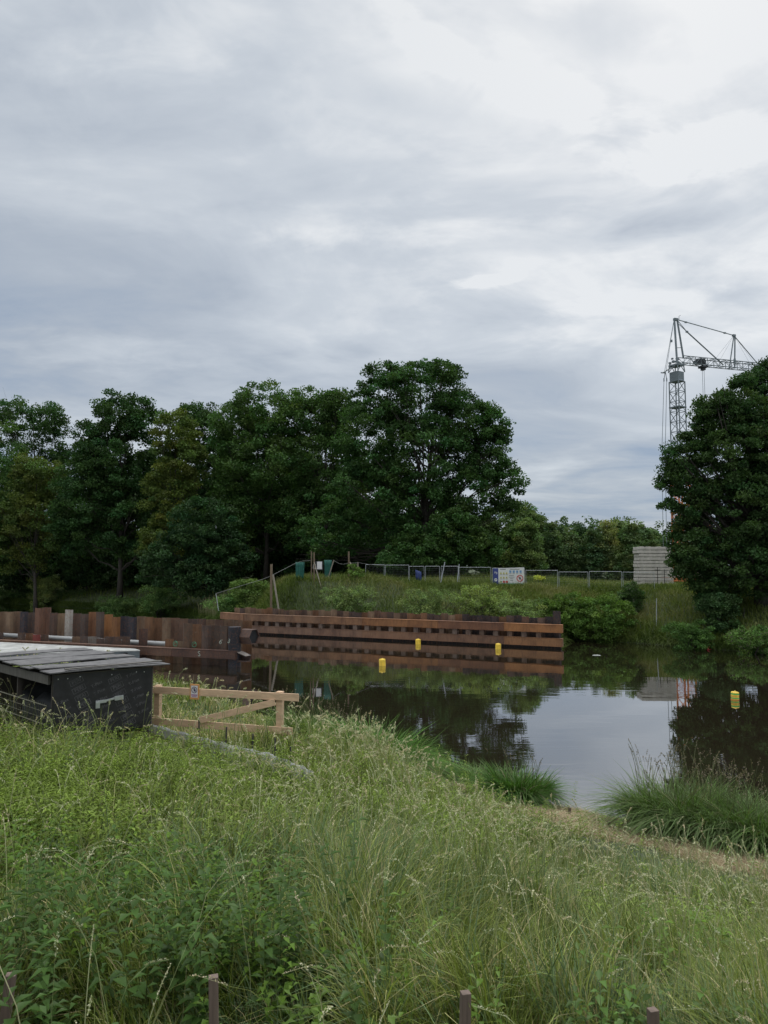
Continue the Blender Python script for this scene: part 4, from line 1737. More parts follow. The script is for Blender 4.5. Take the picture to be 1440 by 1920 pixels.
b.add(vs, [(k * 4 + j, (k + 1) * 4 + j, (k + 1) * 4 + j + 1, k * 4 + j + 1) for k in range(6) for j in range(3)])
o = b.build('blue_cloth', mat('dark_blue_cloth', (0.03, 0.05, 0.16), 0.7), smooth=True)
o.modifiers.new('thickness', 'SOLIDIFY').thickness = .01
tag(o, 'dark blue cloth hanging on the mesh fence left of the leaning poles', 'cloth')

# ---------------------------------------------------------------- concrete block stack
Yb = 83.0
a = P(1199, 1100, Yb)
zb = H(a[0] + 2, Yb) - .1
topz = P(1199, 1025, Yb)[2]
bwid = 4.0
bo = np.array((a[0], Yb, zb))
bw = thing('concrete_block_stack', 'high stack of pale concrete slabs behind the fence, half hidden by the dark oak', 'block stack', bo)
M_blk = mat('pale_concrete', (0.55, 0.51, 0.46), 0.9, var=0.18, scale=2.0, bmp=0.4)
nl = 12
lh = (topz - zb) / nl
for k in range(nl):
    x0 = rnd.uniform(-.08, .08)
    b = MB(bo)
    b.box(bo + np.array((bwid / 2 + x0, .9, lh * (k + .5))), (bwid + rnd.uniform(-.1, .1), 1.8, lh - .07))
    for xx in (.5, bwid * .35, bwid * .65, bwid - .5):
        b.box(bo + np.array((xx + x0, .85, lh * (k + 1) - .03)), (.25, 1.6, .068))
    b.build('slab_layer', M_blk, bw, bevel=.02)
for px, py, s_3, lb in ((1235, 1084, .28, 'white canister hanging before the concrete slabs'), (1248, 1088, .2, 'smaller white canister right of the other one before the slabs')):
    q = P(px, py, 79)
    zg = H(q[0], 79)
    q[2] = max(q[2], zg + s_3 * 1.2)
    t_ = thing('canister', lb, 'canister', q)
    b = MB(q)
    b.lathe(q, [(.01, -s_3 * 1.1), (s_3 * .7, -s_3 * 1.1), (s_3 * .8, -s_3), (s_3 * .8, s_3 * .6), (s_3 * .4, s_3 * .9), (s_3 * .35, s_3 * 1.15)], 12)
    b.build('body', M_wh, t_)
    b = MB(q)
    b.beam((q[0], q[1] + .3, zg - .2), (q[0], q[1] + .3, q[2] + 1.2), .06, .06)
    b.beam((q[0] - .3, q[1] + .3, q[2] + .9), (q[0] + .3, q[1] + .3, q[2] + .9), .05, .05)
    b.build('stand', M_rod, t_)

# ---------------------------------------------------------------- tower crane
DC = 104.0
m_px = DC / F
tb = P(1270, 740, DC)
tb[2] = H(tb[0], DC)
M_cr = mat('crane_grey_paint', (0.16, 0.19, 0.20), 0.5, 0.0, var=0.15)
M_crl = mat('crane_light_grey', (0.30, 0.34, 0.38), 0.5, 0.0, var=0.15)
M_cro = mat('crane_orange_paint', (0.55, 0.17, 0.05), 0.5, var=0.12)
cr = thing('tower_crane', 'grey lattice tower crane with orange foot rising behind the dark oak', 'crane', tb)
zt_ = P(1272, 716, DC)[2]
zo = P(1272, 905, DC)[2]


def lattice(b, p0, p1, w_, seg, up=(0, 0, 1), chord=.06, br=.035, tri=False, w2=None):
    p0, p1 = np.array(p0, float), np.array(p1, float)
    e = (p1 - p0)
    ln = np.linalg.norm(e)
    e /= ln
    upv = np.array(up, float)
    s1 = np.cross(upv, e)
    if np.linalg.norm(s1) < .1:
        s1 = np.array((1.0, 0, 0))
        s1 = s1 - e * np.dot(s1, e)
    s1 /= np.linalg.norm(s1)
    s2 = np.cross(e, s1)
    hw = w_ / 2
    cs = [(-hw, -hw), (hw, -hw), (0, hw)] if tri else [(-hw, -hw), (hw, -hw), (hw, hw), (-hw, hw)]
    n = len(cs)
    pt = lambda k, t: p0 + e * t * ln + s1 * cs[k][0] + s2 * cs[k][1]
    for k in range(n):
        b.beam(pt(k, 0), pt(k, 1), chord, chord)
    m_ = max(1, int(round(ln / seg)))
    for i in range(m_):
        t0, t1 = i / m_, (i + 1) / m_
        for k in range(n):
            k2 = (k + 1) % n
            if i % 2:
                b.beam(pt(k, t0), pt(k2, t1), br, br)
            else:
                b.beam(pt(k2, t0), pt(k, t1), br, br)
            b.beam(pt(k, t1), pt(k2, t1), br, br)
    return s1, s2


ang = R(32)


def tw(b, z0, z1, wdt, seg, **k):
    # square mast turned by 32 degrees
    p0 = np.array((tb[0], tb[1], z0))
    hw = wdt / 2
    cs = [(hw * (math.cos(ang) * a - math.sin(ang) * c), hw * (math.sin(ang) * a + math.cos(ang) * c)) for a, c in ((-1, -1), (1, -1), (1, 1), (-1, 1))]
    ch, br = k.get('chord', .13), k.get('br', .07)
    m_ = max(1, int(round((z1 - z0) / seg)))
    for x_, y_ in cs:
        b.beam((tb[0] + x_, tb[1] + y_, z0), (tb[0] + x_, tb[1] + y_, z1), ch, ch)
    for i in range(m_):
        za, zb_ = z0 + (z1 - z0) * i / m_, z0 + (z1 - z0) * (i + 1) / m_
        for q in range(4):
            a, c = cs[q], cs[(q + 1) % 4]
            if i % 2:
                a, c = c, a
            b.beam((tb[0] + a[0], tb[1] + a[1], za), (tb[0] + c[0], tb[1] + c[1], zb_), br, br)
            b.beam((tb[0] + a[0], tb[1] + a[1], zb_), (tb[0] + c[0], tb[1] + c[1], zb_), br, br)


b = MB(tb)
tw(b, zo, zt_, 1.55, 1.5)
b.box((tb[0], tb[1], P(1272, 764, DC)[2]), (1.75, 1.75, .16), (math.cos(ang), math.sin(ang), 0))
b.build('mast', M_cr, cr)
b = MB(tb)
tw(b, tb[2], zo, 1.8, 1.7, chord=.2, br=.1)
b.box((tb[0], tb[1], tb[2] + .5), (4.6, 4.6, .5), (1, 0, 0))
b.build('orange_foot', M_cro, cr)
b = MB(tb)
b.box((tb[0], tb[1], tb[2] + 1.4), (3.8, 1.6, 1.3), (1, 0, 0))
b.build('ballast', M_conc, cr)
# housing under the slewing ring
hc = P(1272, 707, DC)
hc[0] = tb[0]
b = MB(tb)
b.box(hc, (1.45, 1.45, 1.45), (math.cos(ang), math.sin(ang), 0))
b.build('housing', M_cr, cr, bevel=.04)
b = MB(tb)
hx = np.array((math.cos(ang), math.sin(ang), 0))
hy = np.array((math.sin(ang), -math.cos(ang), 0))
rect(b, hc + hy * .73 + np.array((0, 0, -.05)), 1.2, 1.1, hx, upz, .002)
b.build('side_panel', M_cr, cr)
b = MB(tb)
b.box(hc + hx * .735, (.02, 1.3, 1.2), hx)
b.beam(hc + hy * .75 - hx * .65 + (0, 0, -.58), hc + hy * .75 + hx * .65 + (0, 0, -.58), .04, .14)
b.build('light_panel', M_crl, cr)
zj = P(1272, 682, DC)[2]
b = MB(tb)
for a_, c_ in ((-1, -1), (1, -1), (1, 1), (-1, 1)):
    b.beam(hc + .8 * (a_ * hx + c_ * hy) + (0, 0, .7), np.array((tb[0], tb[1], zj + .3)) + .65 * (a_ * hx + c_ * hy), .12, .12)
    b.beam(hc + .8 * (a_ * hx + c_ * hy) + (0, 0, .7), np.array((tb[0], tb[1], zj + .3)) + .65 * (-a_ * hx + c_ * hy), .08, .08)
b.box(np.array((tb[0], tb[1], zj - .3)), (1.6, 1.6, .22), hx)
for k in range(9):
    q = np.array((tb[0] + rnd.uniform(-.9, .6), tb[1] + rnd.uniform(-.6, .6), zj + rnd.uniform(-.2, .9)))
    b.box(q, (rnd.uniform(.15, .4), .3, rnd.uniform(.15, .35)), hx)
b.build('slewing_platform', M_cr, cr)
# jib towards the right, running slightly away
J0 = P(1276, 675, DC)
J1 = P(1372, 691, DC + 2.6)
jd = (J1 - J0)
jd[2] = 0
jd /= np.linalg.norm(jd)
jz = J0[2]
Jend = J0 + jd * 26
Jend[2] = jz
b = MB(tb)
s1, s2 = lattice(b, J0, Jend, 1.05, 1.1, chord=.09, br=.05)
b.build('jib', M_cr, cr)
b = MB(tb)
q = J0 + jd * 3.4
b.box(q + np.array((0, 0, -.1)), (1.7, .8, .5), jd)
b.box(q + jd * .3 + np.array((0, 0, .25)), (.9, .7, .4), jd)
q = J0 + jd * 4.0
b.box(q + np.array((0, 0, -.75)), (1.0, 1.0, .3), jd)
b.box(q + np.array((0, 0, -1.05)), (.45, .6, .4), jd)
b.build('trolley', mat('crane_dark', (0.03, 0.032, 0.035), 0.6), cr)
b = MB(tb)
q = J0 + jd * 4.0
for s_4 in (-.16, .16):
    b.tube([q + jd * s_4 + (0, 0, -1.2), q + jd * s_4 + (0, 0, -24)], .03, 5)
b.build('hoist_rope', M_cr, cr)
b = MB(tb)
b.box(q + (0, 0, -24.4), (.5, .3, .8), jd)
b.tube([q + np.array((0, 0, -24.8)) + .18 * np.array((math.cos(t_), 0, math.sin(t_))) for t_ in np.linspace(1.6, 5.8, 9)], .05, 6)
b.build('hook_block', M_cro, cr)
# tower head, second mast on the jib and pendants
top = P(1267, 599, DC)
top2 = P(1376, 629, DC + 2.7)
b = MB(tb)
b.beam(top - jd * .25, P(1269.5, 680, DC - .6), .22, .22)
b.beam(top + jd * .25, P(1281.5, 672, DC + .6), .2, .2)
b.beam(top - jd * .35, top + jd * .35, .35, .35)
b.beam(P(1268, 652, DC), P(1278, 652, DC), .07, .07)
b.build('tower_head', M_cr, cr)
b = MB(tb)
b.beam(top2, P(1367, 693, DC + 2.4), .13, .13)
b.beam(top2 + jd * .2, P(1377.5, 690, DC + 2.9), .15, .15)
b.box(P(1377.5, 678, DC + 2.9), (.25, .25, .9))
b.box(top2, (.5, .3, .3), jd)
b.build('jib_mast', M_cr, cr)
b = MB(tb)
pe_ = P(1356, 684, DC + 2.3)
b.tube([top + jd * .3, top2], .075, 5)
b.tube([top + jd * .3 + (0, 0, -.5), P(1288, 622, DC + .4)], .05, 5)
b.tube([top + jd * .3 + (0, 0, -.1), P(1288, 622, DC + .4)], .05, 5)
b.tube([P(1288, 622, DC + .4), pe_], .10, 5)
b.tube([top2, Jend * .55 + J0 * .45 + (0, 0, .5)], .07, 5)
for s_5 in (-.12, .12):
    b.tube([top2, J0 + jd * (6.6 + s_5 * 4) + (0, 0, .5)], .016, 4)
    b.tube([top2, J0 + jd * (13.2 + s_5 * 4) + (0, 0, .5)], .016, 4)
b.box(P(1288, 622, DC + .4), (.35, .2, .25), jd)
b.box(top + (top2 - top) * .17, (.35, .2, .2), jd)
b.box(top + (top2 - top) * .84, (.35, .2, .2), jd)
b.build('pendant_bar', M_cr, cr)
ce = P(1243, 699, DC - 1.4)
b = MB(tb)
cj = P(1264, 686, DC)
side = np.cross(jd, upz) * .55
for s_6 in (-1, 1):
    b.beam(cj + side * s_6, ce + side * s_6 * .4, .10, .10)
b.beam(ce - jd * .35, ce + jd * .45, .12, .12)
for t_ in (.25, .5, .75):
    b.beam(cj + side + (ce - cj) * t_, cj - side + (ce - cj) * t_, .06, .06)
b.build('rear_arm', M_cr, cr)
b = MB(tb)
ct = P(1247.5, 696, DC - 1.2)
for s_7 in (-1, 1):
    b.tube([top - jd * .3, ct + side * s_7 * .3], .035, 5)
b.box(top + (ct - top) * .42, (.25, .2, .35))
for dx_ in (-2.6, 2.6):
    f0 = P(1247.5 + dx_, 712, DC - 1.2)
    b.tube([ct, f0], .05, 4)
    b.box(f0, (.12, .12, .5))
    q = P(1244 + dx_ * 1.2, 850, DC - 1.2)
    q2 = np.array((q[0] - .25, q[1], tb[2] + .8))
    b.tube([f0, q, q2], .038, 5)
b.build('rear_stay_rope', M_cr, cr)
b = MB(tb)
q = P(1272, 598, DC)
b.tube([q + np.array((.1, 0, -.3)), q + np.array((.1, 0, .45)), q + np.array((.35, 0, .55))], .035, 5)
b.build('wind_gauge', M_cr, cr)

# ---------------------------------------------------------------- trees of the left bank
DG = (0.020, 0.042, 0.014)
MG = (0.032, 0.060, 0.018)
YG = (0.052, 0.068, 0.017)
BG = (0.018, 0.040, 0.020)
grp = 'trees along the far bank'
T = make_tree
T('oak_tree', 'dark tree with an airy top at the far left skyline', 'tree', 70, 135, [(62, 790, 74, 50), (100, 795, 36, 42), (20, 800, 50, 55), (60, 900, 95, 90)], DG, .34, 290, 42, 1.35, grp, .35, hollow=.2)
T('broadleaf_tree', 'mid green tree cut by the left edge of the picture', 'tree', -12, 118, [(0, 880, 60, 95), (-20, 960, 80, 120), (20, 1020, 50, 50)], MG, .30, 230, 75, 1.4, grp, .35)
T('maple_tree', 'yellow green tree low at the left, under the dark airy one', 'tree', 72, 116, [(70, 895, 42, 52), (60, 970, 60, 80), (40, 1020, 50, 55)], (0.046, 0.062, 0.017), .30, 230, 75, 1.2, grp, .3, lean=-.4)
T('oak_tree', 'dark oak with a narrow high head, left of the yellow green tree', 'tree', 228, 112, [(225, 780, 48, 48), (262, 785, 38, 40), (180, 830, 44, 44), (225, 870, 80, 80), (170, 940, 75, 95), (250, 960, 70, 90), (130, 990, 40, 65)], DG, .32, 620, 72, 1.25, grp, .42, hollow=.3)
T('maple_tree', 'tall olive yellow tree between two dark oaks', 'tree', 330, 106, [(328, 815, 44, 45), (345, 870, 45, 55), (315, 930, 45, 60), (330, 1000, 50, 60), (300, 1020, 40, 50)], YG, .28, 380, 75, 1.1, grp, .3, second=(0.045, 0.062, 0.018))
T('oak_tree', 'dark tree showing its top behind the olive yellow tree', 'tree', 372, 126, [(365, 790, 42, 48), (395, 820, 50, 55), (370, 900, 70, 90)], DG, .34, 230, 62, 1.3, grp, .35, hollow=.3)
T('broadleaf_tree', 'bluish dark low tree over the bank, left of the forest shadow', 'tree', 390, 96, [(385, 985, 62, 55), (350, 1040, 62, 55), (420, 1045, 50, 58), (300, 1065, 40, 35), (380, 1080, 60, 40)], (0.017, 0.036, 0.015), .27, 380, 75, 1.05, grp, .25)
T('ash_tree', 'broad mid green tree with twiggy gaps, left of the biggest oak', 'tree', 500, 112, [(505, 778, 80, 60), (450, 820, 64, 74), (570, 788, 62, 62), (500, 890, 105, 90), (450, 970, 75, 75), (560, 960, 70, 80)], MG, .32, 760, 62, 1.35, grp, .42, hollow=.4)
T('broadleaf_tree', 'green tree with a pointed top between the broad tree and the biggest oak', 'tree', 610, 108, [(612, 782, 54, 56), (640, 790, 40, 60), (620, 880, 65, 80), (600, 980, 70, 85)], (0.026, 0.050, 0.016), .32, 300, 62, 1.3, grp, .35)
T('oak_tree', 'biggest oak with a high domed crown and airy right side', 'tree', 790, 97,
  [(790, 745, 78, 68), (720, 745, 62, 62), (700, 830, 75, 85), (850, 790, 62, 70), (790, 860, 95, 95), (895, 800, 42, 60), (915, 850, 48, 58),
   (930, 800, 30, 34), (940, 905, 45, 40), (880, 920, 65, 70), (700, 930, 95, 90), (800, 975, 100, 75), (620, 1000, 60, 55), (955, 935, 32, 26), (730, 705, 32, 28), (830, 700, 40, 30)],
  (0.024, 0.050, 0.016), .29, 1150, 62, 1.15, grp, .55, limbs=70, hollow=.5)
T('understorey_tree', 'leafy low tree under the right side of the biggest oak', 'tree', 850, 92, [(850, 1010, 55, 55), (900, 1030, 45, 42), (790, 1040, 60, 40), (745, 1050, 40, 30)], (0.026, 0.052, 0.016), .25, 330, 70, .95, grp, .18)
T('willow_tree', 'greyish green tree behind the fence just right of the biggest oak', 'tree', 960, 118, [(955, 985, 62, 45), (985, 1000, 38, 48), (930, 1040, 50, 40), (900, 1010, 45, 45)], (0.062, 0.088, 0.036), .30, 300, 70, 1.2, grp, .25)
T('willow_tree', 'slender pale green tree behind the left corner of the site banner', 'tree', 985, 104, [(985, 1010, 26, 40), (990, 1050, 32, 34), (965, 1050, 22, 28)], (0.072, 0.10, 0.040), .24, 200, 70, .8, grp, .14)
# fill behind the row
for i, (px, Y, h0, wd_, lb) in enumerate(((150, 140, 850, 90, 'dark tree standing behind the narrow headed oak'), (300, 138, 860, 90, 'dark tree at the back between the olive yellow tree and the oak'),
                                         (440, 136, 850, 95, 'dark tree at the back of the broad mid green tree'), (560, 132, 850, 90, 'dark tree filling the gap left of the biggest oak'),
                                         (680, 125, 860, 95, 'dark tree standing behind the biggest oak'), (20, 150, 880, 80, 'dark tree far back at the left edge'), (800, 122, 960, 80, 'lower dark tree behind the trunk of the biggest oak'))):
    T('background_tree', lb, 'tree', px, Y, [(px, h0 + 60, wd_ * .8, 80), (px, h0 + 150, wd_, 100), (px, 1055, wd_, 50)], (0.016, 0.032, 0.012), .5, 270, 62, 2.0, 'dark trees at the back of the left bank', .4, limbs=10)
for i, (px, Y, r_, h_, lb) in enumerate(((40, 128, 60, 40, 'dense undergrowth tree beneath the yellow green tree'), (165, 124, 55, 45, 'dense undergrowth tree left of the dark oak trunk'), (270, 122, 50, 42, 'dense undergrowth tree right of the dark oak trunk'), (500, 118, 60, 45, 'shaded undergrowth tree under the broad mid green tree'), (590, 114, 55, 42, 'shaded undergrowth tree behind the green nets'), (690, 110, 60, 42, 'shaded undergrowth tree behind the tall lone post'), (800, 108, 60, 40, 'shaded undergrowth tree behind the mesh fence'))):
    T('undergrowth_tree', lb, 'tree', px, Y, [(px, 1075 - h_, r_, h_), (px - 25, 1080, r_ * .7, h_ * .6), (px + 28, 1078, r_ * .7, h_ * .6)], (0.018, 0.036, 0.013), .4, 130, 60, 1.3, 'undergrowth trees in the shade of the left bank', .15, limbs=8)

# ---------------------------------------------------------------- the dark oak on the right bank
T('oak_tree', 'huge dark oak hanging over the right bank, cut by the right edge', 'tree', 1424, 62,
  [(1348, 778, 48, 54), (1400, 750, 56, 50), (1288, 850, 40, 44), (1375, 860, 84, 84), (1264, 900, 30, 38), (1304, 950, 46, 55), (1400, 960, 110, 95),
   (1300, 1030, 48, 55), (1380, 1060, 90, 60), (1285, 1066, 20, 30), (1340, 1105, 42, 38), (1460, 1000, 90, 100), (1480, 850, 90, 100), (1250, 950, 10, 16), (1325, 770, 26, 24)],
  (0.022, 0.042, 0.014), .185, 1500, 72, .72, None, .50, limbs=80, hollow=.5, lean=-.3)
T('oak_tree', 'dark tree top rising behind the huge oak at the right edge', 'tree', 1450, 72, [(1440, 712, 38, 38), (1415, 722, 24, 22), (1470, 800, 60, 80), (1432, 694, 14, 14), (1460, 950, 80, 120)], (0.018, 0.034, 0.014), .24, 330, 75, .9, None, .4)

# ---------------------------------------------------------------- far line of trees right of the oak
far = [(1010, 965, 22, 'first of the far trees, dark, beside the biggest oak'), (1035, 980, 22, 'far dark green tree above the fence right of the banner'),
       (1062, 985, 24, 'far deep green tree over the first post right of the banner'), (1088, 978, 22, 'far slightly taller dark tree above the middle fence panels'),
       (1112, 985, 20, 'far rounded dark tree left of the pale birch'), (1138, 975, 20, 'pale green far birch with a thin white trunk'),
       (1158, 972, 18, 'far light green tree right of the birch'), (1180, 980, 20, 'far mid green tree left above the concrete slabs'),
       (1205, 978, 22, 'far green tree above the concrete slabs'), (1232, 984, 20, 'far tree between the slabs and the dark oak')]
fc = [(0.06, 0.085, 0.038), (0.042, 0.065, 0.032), (0.048, 0.074, 0.036), (0.040, 0.064, 0.032), (0.046, 0.072, 0.036), (0.11, 0.13, 0.06), (0.08, 0.105, 0.045), (0.055, 0.082, 0.038), (0.06, 0.088, 0.04), (0.06, 0.088, 0.04)]  # leaf colours lightened to put distance haze into the far trees
for (px, yt, r_, lb), c_ in zip(far, fc):
    Y = 116 + rnd.uniform(-5, 6)
    T('birch_tree' if 'birch' in lb else 'distant_tree', lb, 'tree', px, Y, [(px, yt + 26, r_ * .8, 26), (px + 3, yt + 60, r_, 45), (px, 1068, r_, 32)], c_, .28, 110, 60, .95, 'far trees behind the mesh fence', .22, limbs=8)
woods = []
pts = []
for i in range(260):
    x = rng.uniform(-160, 190)
    y = rng.uniform(165, 215)
    hgt = rng.uniform(9, 15.5) * (y / 180) ** .5
    cs, pp, ci = crown_points([(np.array((x, y, 5 + hgt * .55)), (4.5, 4.0, hgt * .5))], 16, 26, 1.9, .4)
    V, Fq = leaf_quads(pp, .75 * rng.uniform(.7, 1.3, len(pp)))
    c_ = [(0.036, 0.06, 0.026), (0.028, 0.048, 0.02), (0.05, 0.07, 0.03)][i % 3]
    woods.append((V, Fq, np.repeat(plant_cols(len(pp), ci, c_), 4, 0)))
V, Fq, Cc = merge(woods)
o = link('distant_wood', npmesh('distant_wood', V, Fq, Cc), M_leaf)
tag(o, 'distant wood closing the view behind the far trees', kind='stuff')


# ---------------------------------------------------------------- shrubs of the far banks
def shrub(name, label, px, py, rx, ry, Y, col, leaf=.16, ncl=90, per=60, rc=.5, second=None, group=None, cat='shrub'):
    s = Y / F
    c = P(px, py, Y)
    gz = H(c[0], Y)
    rxm, rzm = rx * s, ry * s
    root = thing(name, label, cat, (c[0], Y, gz), group)
    lobes = []
    nl = 4
    for k in range(nl):
        lx = c[0] + rxm * (-.55 + 1.1 * k / (nl - 1)) + rnd.uniform(-.2, .2) * rxm
        lobes.append((np.array((lx, Y + rnd.uniform(-.3, .3) * rxm, gz + (c[2] - gz) + rzm * rnd.uniform(-.25, .15))),
                      (rxm * .55, min(rxm, 3.0) * .7, rzm * rnd.uniform(.7, 1.0))))
    lobes.append((np.array((c[0], Y - .6, (gz + c[2]) / 2 - .2)), (rxm * .8, min(rxm, 3.0) * .6, max(.5, (c[2] - gz) * .7))))
    cs, pts, ci = crown_points(lobes, ncl, per, rc, .6)
    keep = pts[:, 2] > height(pts[:, 0], pts[:, 1]) - .05
    pts, ci = pts[keep], ci[keep]
    V, Fq = leaf_quads(pts, leaf * rng.uniform(.7, 1.4, len(pts)), (0, -.2, .6))
    cc = plant_cols(len(pts), ci, col, hue=.06)
    if second is not None:
        pick = rng.random(len(pts)) < .12
        cc[pick] = np.array(second) * rng.uniform(.7, 1.2, pick.sum())[:, None]
    o3 = np.array((c[0], Y, gz))
    b = MB((0, 0, 0))
    for k in range(9):
        q = cs[rng.integers(len(cs))] - o3
        b.tube([np.array((rnd.uniform(-.2, .2) * rxm, 0, -.1)), q * .5 + np.array((0, 0, .1)), q], [.04, .03, .012], 5)
    b.build('stem', M_bark, root)
    link('foliage', npmesh('foliage', V - o3, Fq, np.repeat(cc, 4, 0)), M_leaf, root)
    return root


sg_ = 'willow bushes on the slope behind the far wall'
WI = (0.085, 0.115, 0.045)
shrub('willow_bush', 'round grey green willow bush behind the left half of the far wall', 655, 1120, 48, 30, 70, WI, .13, 170, 70, .5, (0.12, 0.14, 0.08), sg_)
shrub('willow_bush', 'loose willow bush above the middle of the far wall', 810, 1122, 48, 24, 66, WI, .13, 130, 65, .5, (0.12, 0.14, 0.08), sg_)
shrub('willow_bush', 'light green willow bush below the right leaning pole', 905, 1118, 52, 26, 65, (0.10, 0.13, 0.042), .13, 150, 65, .5, (0.12, 0.14, 0.08), sg_)
shrub('willow_bush', 'low willow bush behind the wall below the site banner', 975, 1136, 42, 22, 61.5, WI, .12, 110, 65, .45, (0.12, 0.14, 0.08), sg_)
shrub('knotweed_bush', 'bright leafy knotweed hanging over the water at the right end of the wall', 1115, 1150, 66, 42, 64.0, (0.042, 0.072, 0.016), .16, 260, 75, .5, None, None)
shrub('knotweed_bush', 'smaller bright knotweed patch just above the wall end', 1055, 1135, 40, 26, 66.5, (0.046, 0.078, 0.018), .15, 150, 70, .45, None, None)
shrub('dark_bush', 'dark round bush between the knotweed and the concrete slabs', 1182, 1120, 25, 32, 67.5, (0.03, 0.055, 0.018), .15, 120, 80, .42, (0.15, 0.17, 0.11), None)
shrub('dark_bush', 'dark leafy bush hanging low over the right bank under the oak', 1345, 1128, 40, 20, 60.0, (0.022, 0.044, 0.017), .16, 150, 75, .45, None, None)
shrub('green_bush', 'dense green bush at the waterline below the pale staff', 1290, 1180, 42, 18, 57.5, (0.034, 0.066, 0.018), .13, 110, 75, .4, None, None)
shrub('green_bush', 'leafy green bush at the water right of the red bracket', 1410, 1192, 42, 20, 54.5, (0.05, 0.09, 0.025), .13, 130, 75, .4, (0.16, 0.15, 0.10), None)
shrub('yellow_bush', 'small yellow flowering bush beyond the fence right of the banner', 1010, 1084, 10, 6, 80, (0.22, 0.22, 0.035), .13, 24, 45, .3, None, None)
shrub('young_elder', 'small leafy sapling beside the tall lone timber post', 667, 1070, 12, 16, 76, (0.06, 0.095, 0.025), .13, 40, 50, .35, None, None)
lg = 'bushes along the waterline of the left far bank'
for px, py, rx, ry, Y, col, lb in ((300, 1118, 42, 24, 99, (0.05, 0.085, 0.03), 'green bush at the water below the bluish dark tree'),
                                   (225, 1130, 40, 14, 107, (0.036, 0.062, 0.022), 'low dark bush at the water left of the green one'),
                                   (130, 1118, 38, 14, 122, (0.04, 0.062, 0.024), 'low bush at the water under the narrow headed oak'),
                                   (60, 1110, 45, 14, 128, (0.036, 0.062, 0.024), 'low bush below the yellow green tree'),
                                   (0, 1110, 40, 14, 130, (0.04, 0.07, 0.026), 'low bush at the left edge of the far shore'),
                                   (440, 1128, 40, 16, 84, (0.05, 0.085, 0.028), 'grassy bush right of the pale reeds'),
                                   (85, 1092, 26, 12, 118, (0.07, 0.085, 0.03), 'pale bush between the leaning trunk and the dark oak trunk'),
                                   (470, 1102, 30, 18, 82, (0.06, 0.09, 0.026), 'bush left of the stout braced post')):
    shrub('bank_bush', lb, px, py, rx, ry, Y, col, .20, 110, 60, .7, None, lg)

# ---------------------------------------------------------------- grass of the far banks
def far_grass(n, x0, x1, y0, y1, h0, h1, wdt, cols, cond=None):
    xy = scatter(n, x0, x1, y0, y1)
    z = height(xy[:, 0], xy[:, 1])
    ok = (z > .0)
    if cond is not None:
        ok &= cond(xy, z)
    xy, z = xy[ok], z[ok]
    # drop what can not be seen from anywhere near the viewpoint
    p3 = np.stack([xy[:, 0], xy[:, 1], z], 1)
    px, py = proj(p3)
    k = (px > -250) & (px < 1690)
    xy, z = xy[k], z[k]
    pn_ = wob(xy[:, 0], xy[:, 1], .35, 2.0) + rng.normal(0, .5, len(xy))
    which = np.clip(((pn_ + 1.6) / 3.2 * len(cols)).astype(int), 0, len(cols) - 1)
    out = []
    for i, c_ in enumerate(cols):
        q = which == i
        h_ = rng.uniform(h0, h1, q.sum())
        out.append(blades(xy[q], z[q], h_, np.full(q.sum(), wdt), c_, .3, .35, 2))
    return out


cols_f = [(0.07, 0.10, 0.018), (0.10, 0.14, 0.026), (0.14, 0.17, 0.04), (0.20, 0.20, 0.075)]
parts = []
parts += far_grass(75000, -14, 24, 56, 86, .4, 1.0, .05, cols_f)
parts += far_grass(20000, -14, 27, 78, 112, .7, 1.2, .07, cols_f)
parts += far_grass(6000, 27, 50, 76, 112, .2, .5, .06, cols_f)
parts += far_grass(70000, 13, 45, 48, 80, .35, .9, .05, cols_f)
parts += far_grass(9000, -21, -9, 69, 84, .4, 1.0, .05, cols_f)
parts += far_grass(36000, -85, -12, 66, 150, .4, 1.1, .08, cols_f[:3], lambda xy, z: seg_dist(xy, far_shore) < 22)
V, Fq, Cc = merge(parts)
o = link('far_bank_grass', npmesh('far_bank_grass', V, Fq, Cc), M_grass)
tag(o, 'long grass covering the far banks', kind='stuff')
# grass hanging over the far waterline
segs = far_shore
sp_, dr_ = [], []
for a_s, b_s in zip(segs[:-1], segs[1:]):
    a_s, b_s = np.array(a_s), np.array(b_s)
    ln_s = np.linalg.norm(b_s - a_s)
    if a_s[0] < -75 or b_s[0] > 45:
        continue
    k = int(ln_s * 260)
    tt = rng.random(k)[:, None]
    nrm = np.array((-(b_s - a_s)[1], (b_s - a_s)[0])) / ln_s
    sp_.append(a_s + (b_s - a_s) * tt + nrm * rng.uniform(-.15, 1.3, (k, 1)))
    dr_.append(np.full(k, math.atan2(-nrm[1], -nrm[0])) + rng.normal(0, .6, k))
sp_, dr_ = np.concatenate(sp_), np.concatenate(dr_)
zz_ = np.maximum(height(sp_[:, 0], sp_[:, 1]), .0)
patch = (wob(sp_[:, 0], sp_[:, 1], .5, 1.0) > 0)
out = []
for sel, c_ in ((patch, (0.05, 0.08, 0.018)), (~patch, (0.085, 0.12, 0.03))):
    out.append(blades(sp_[sel], zz_[sel], rng.uniform(.25, .75, sel.sum()), np.full(sel.sum(), .055), c_, .5, .8, 3, dirs=dr_[sel]))
V, Fq, Cc = merge(out)
tag(link('shore_grass', npmesh('shore_grass', V, Fq, Cc), M_grass), 'dark grass hanging over the far waterline', kind='stuff')
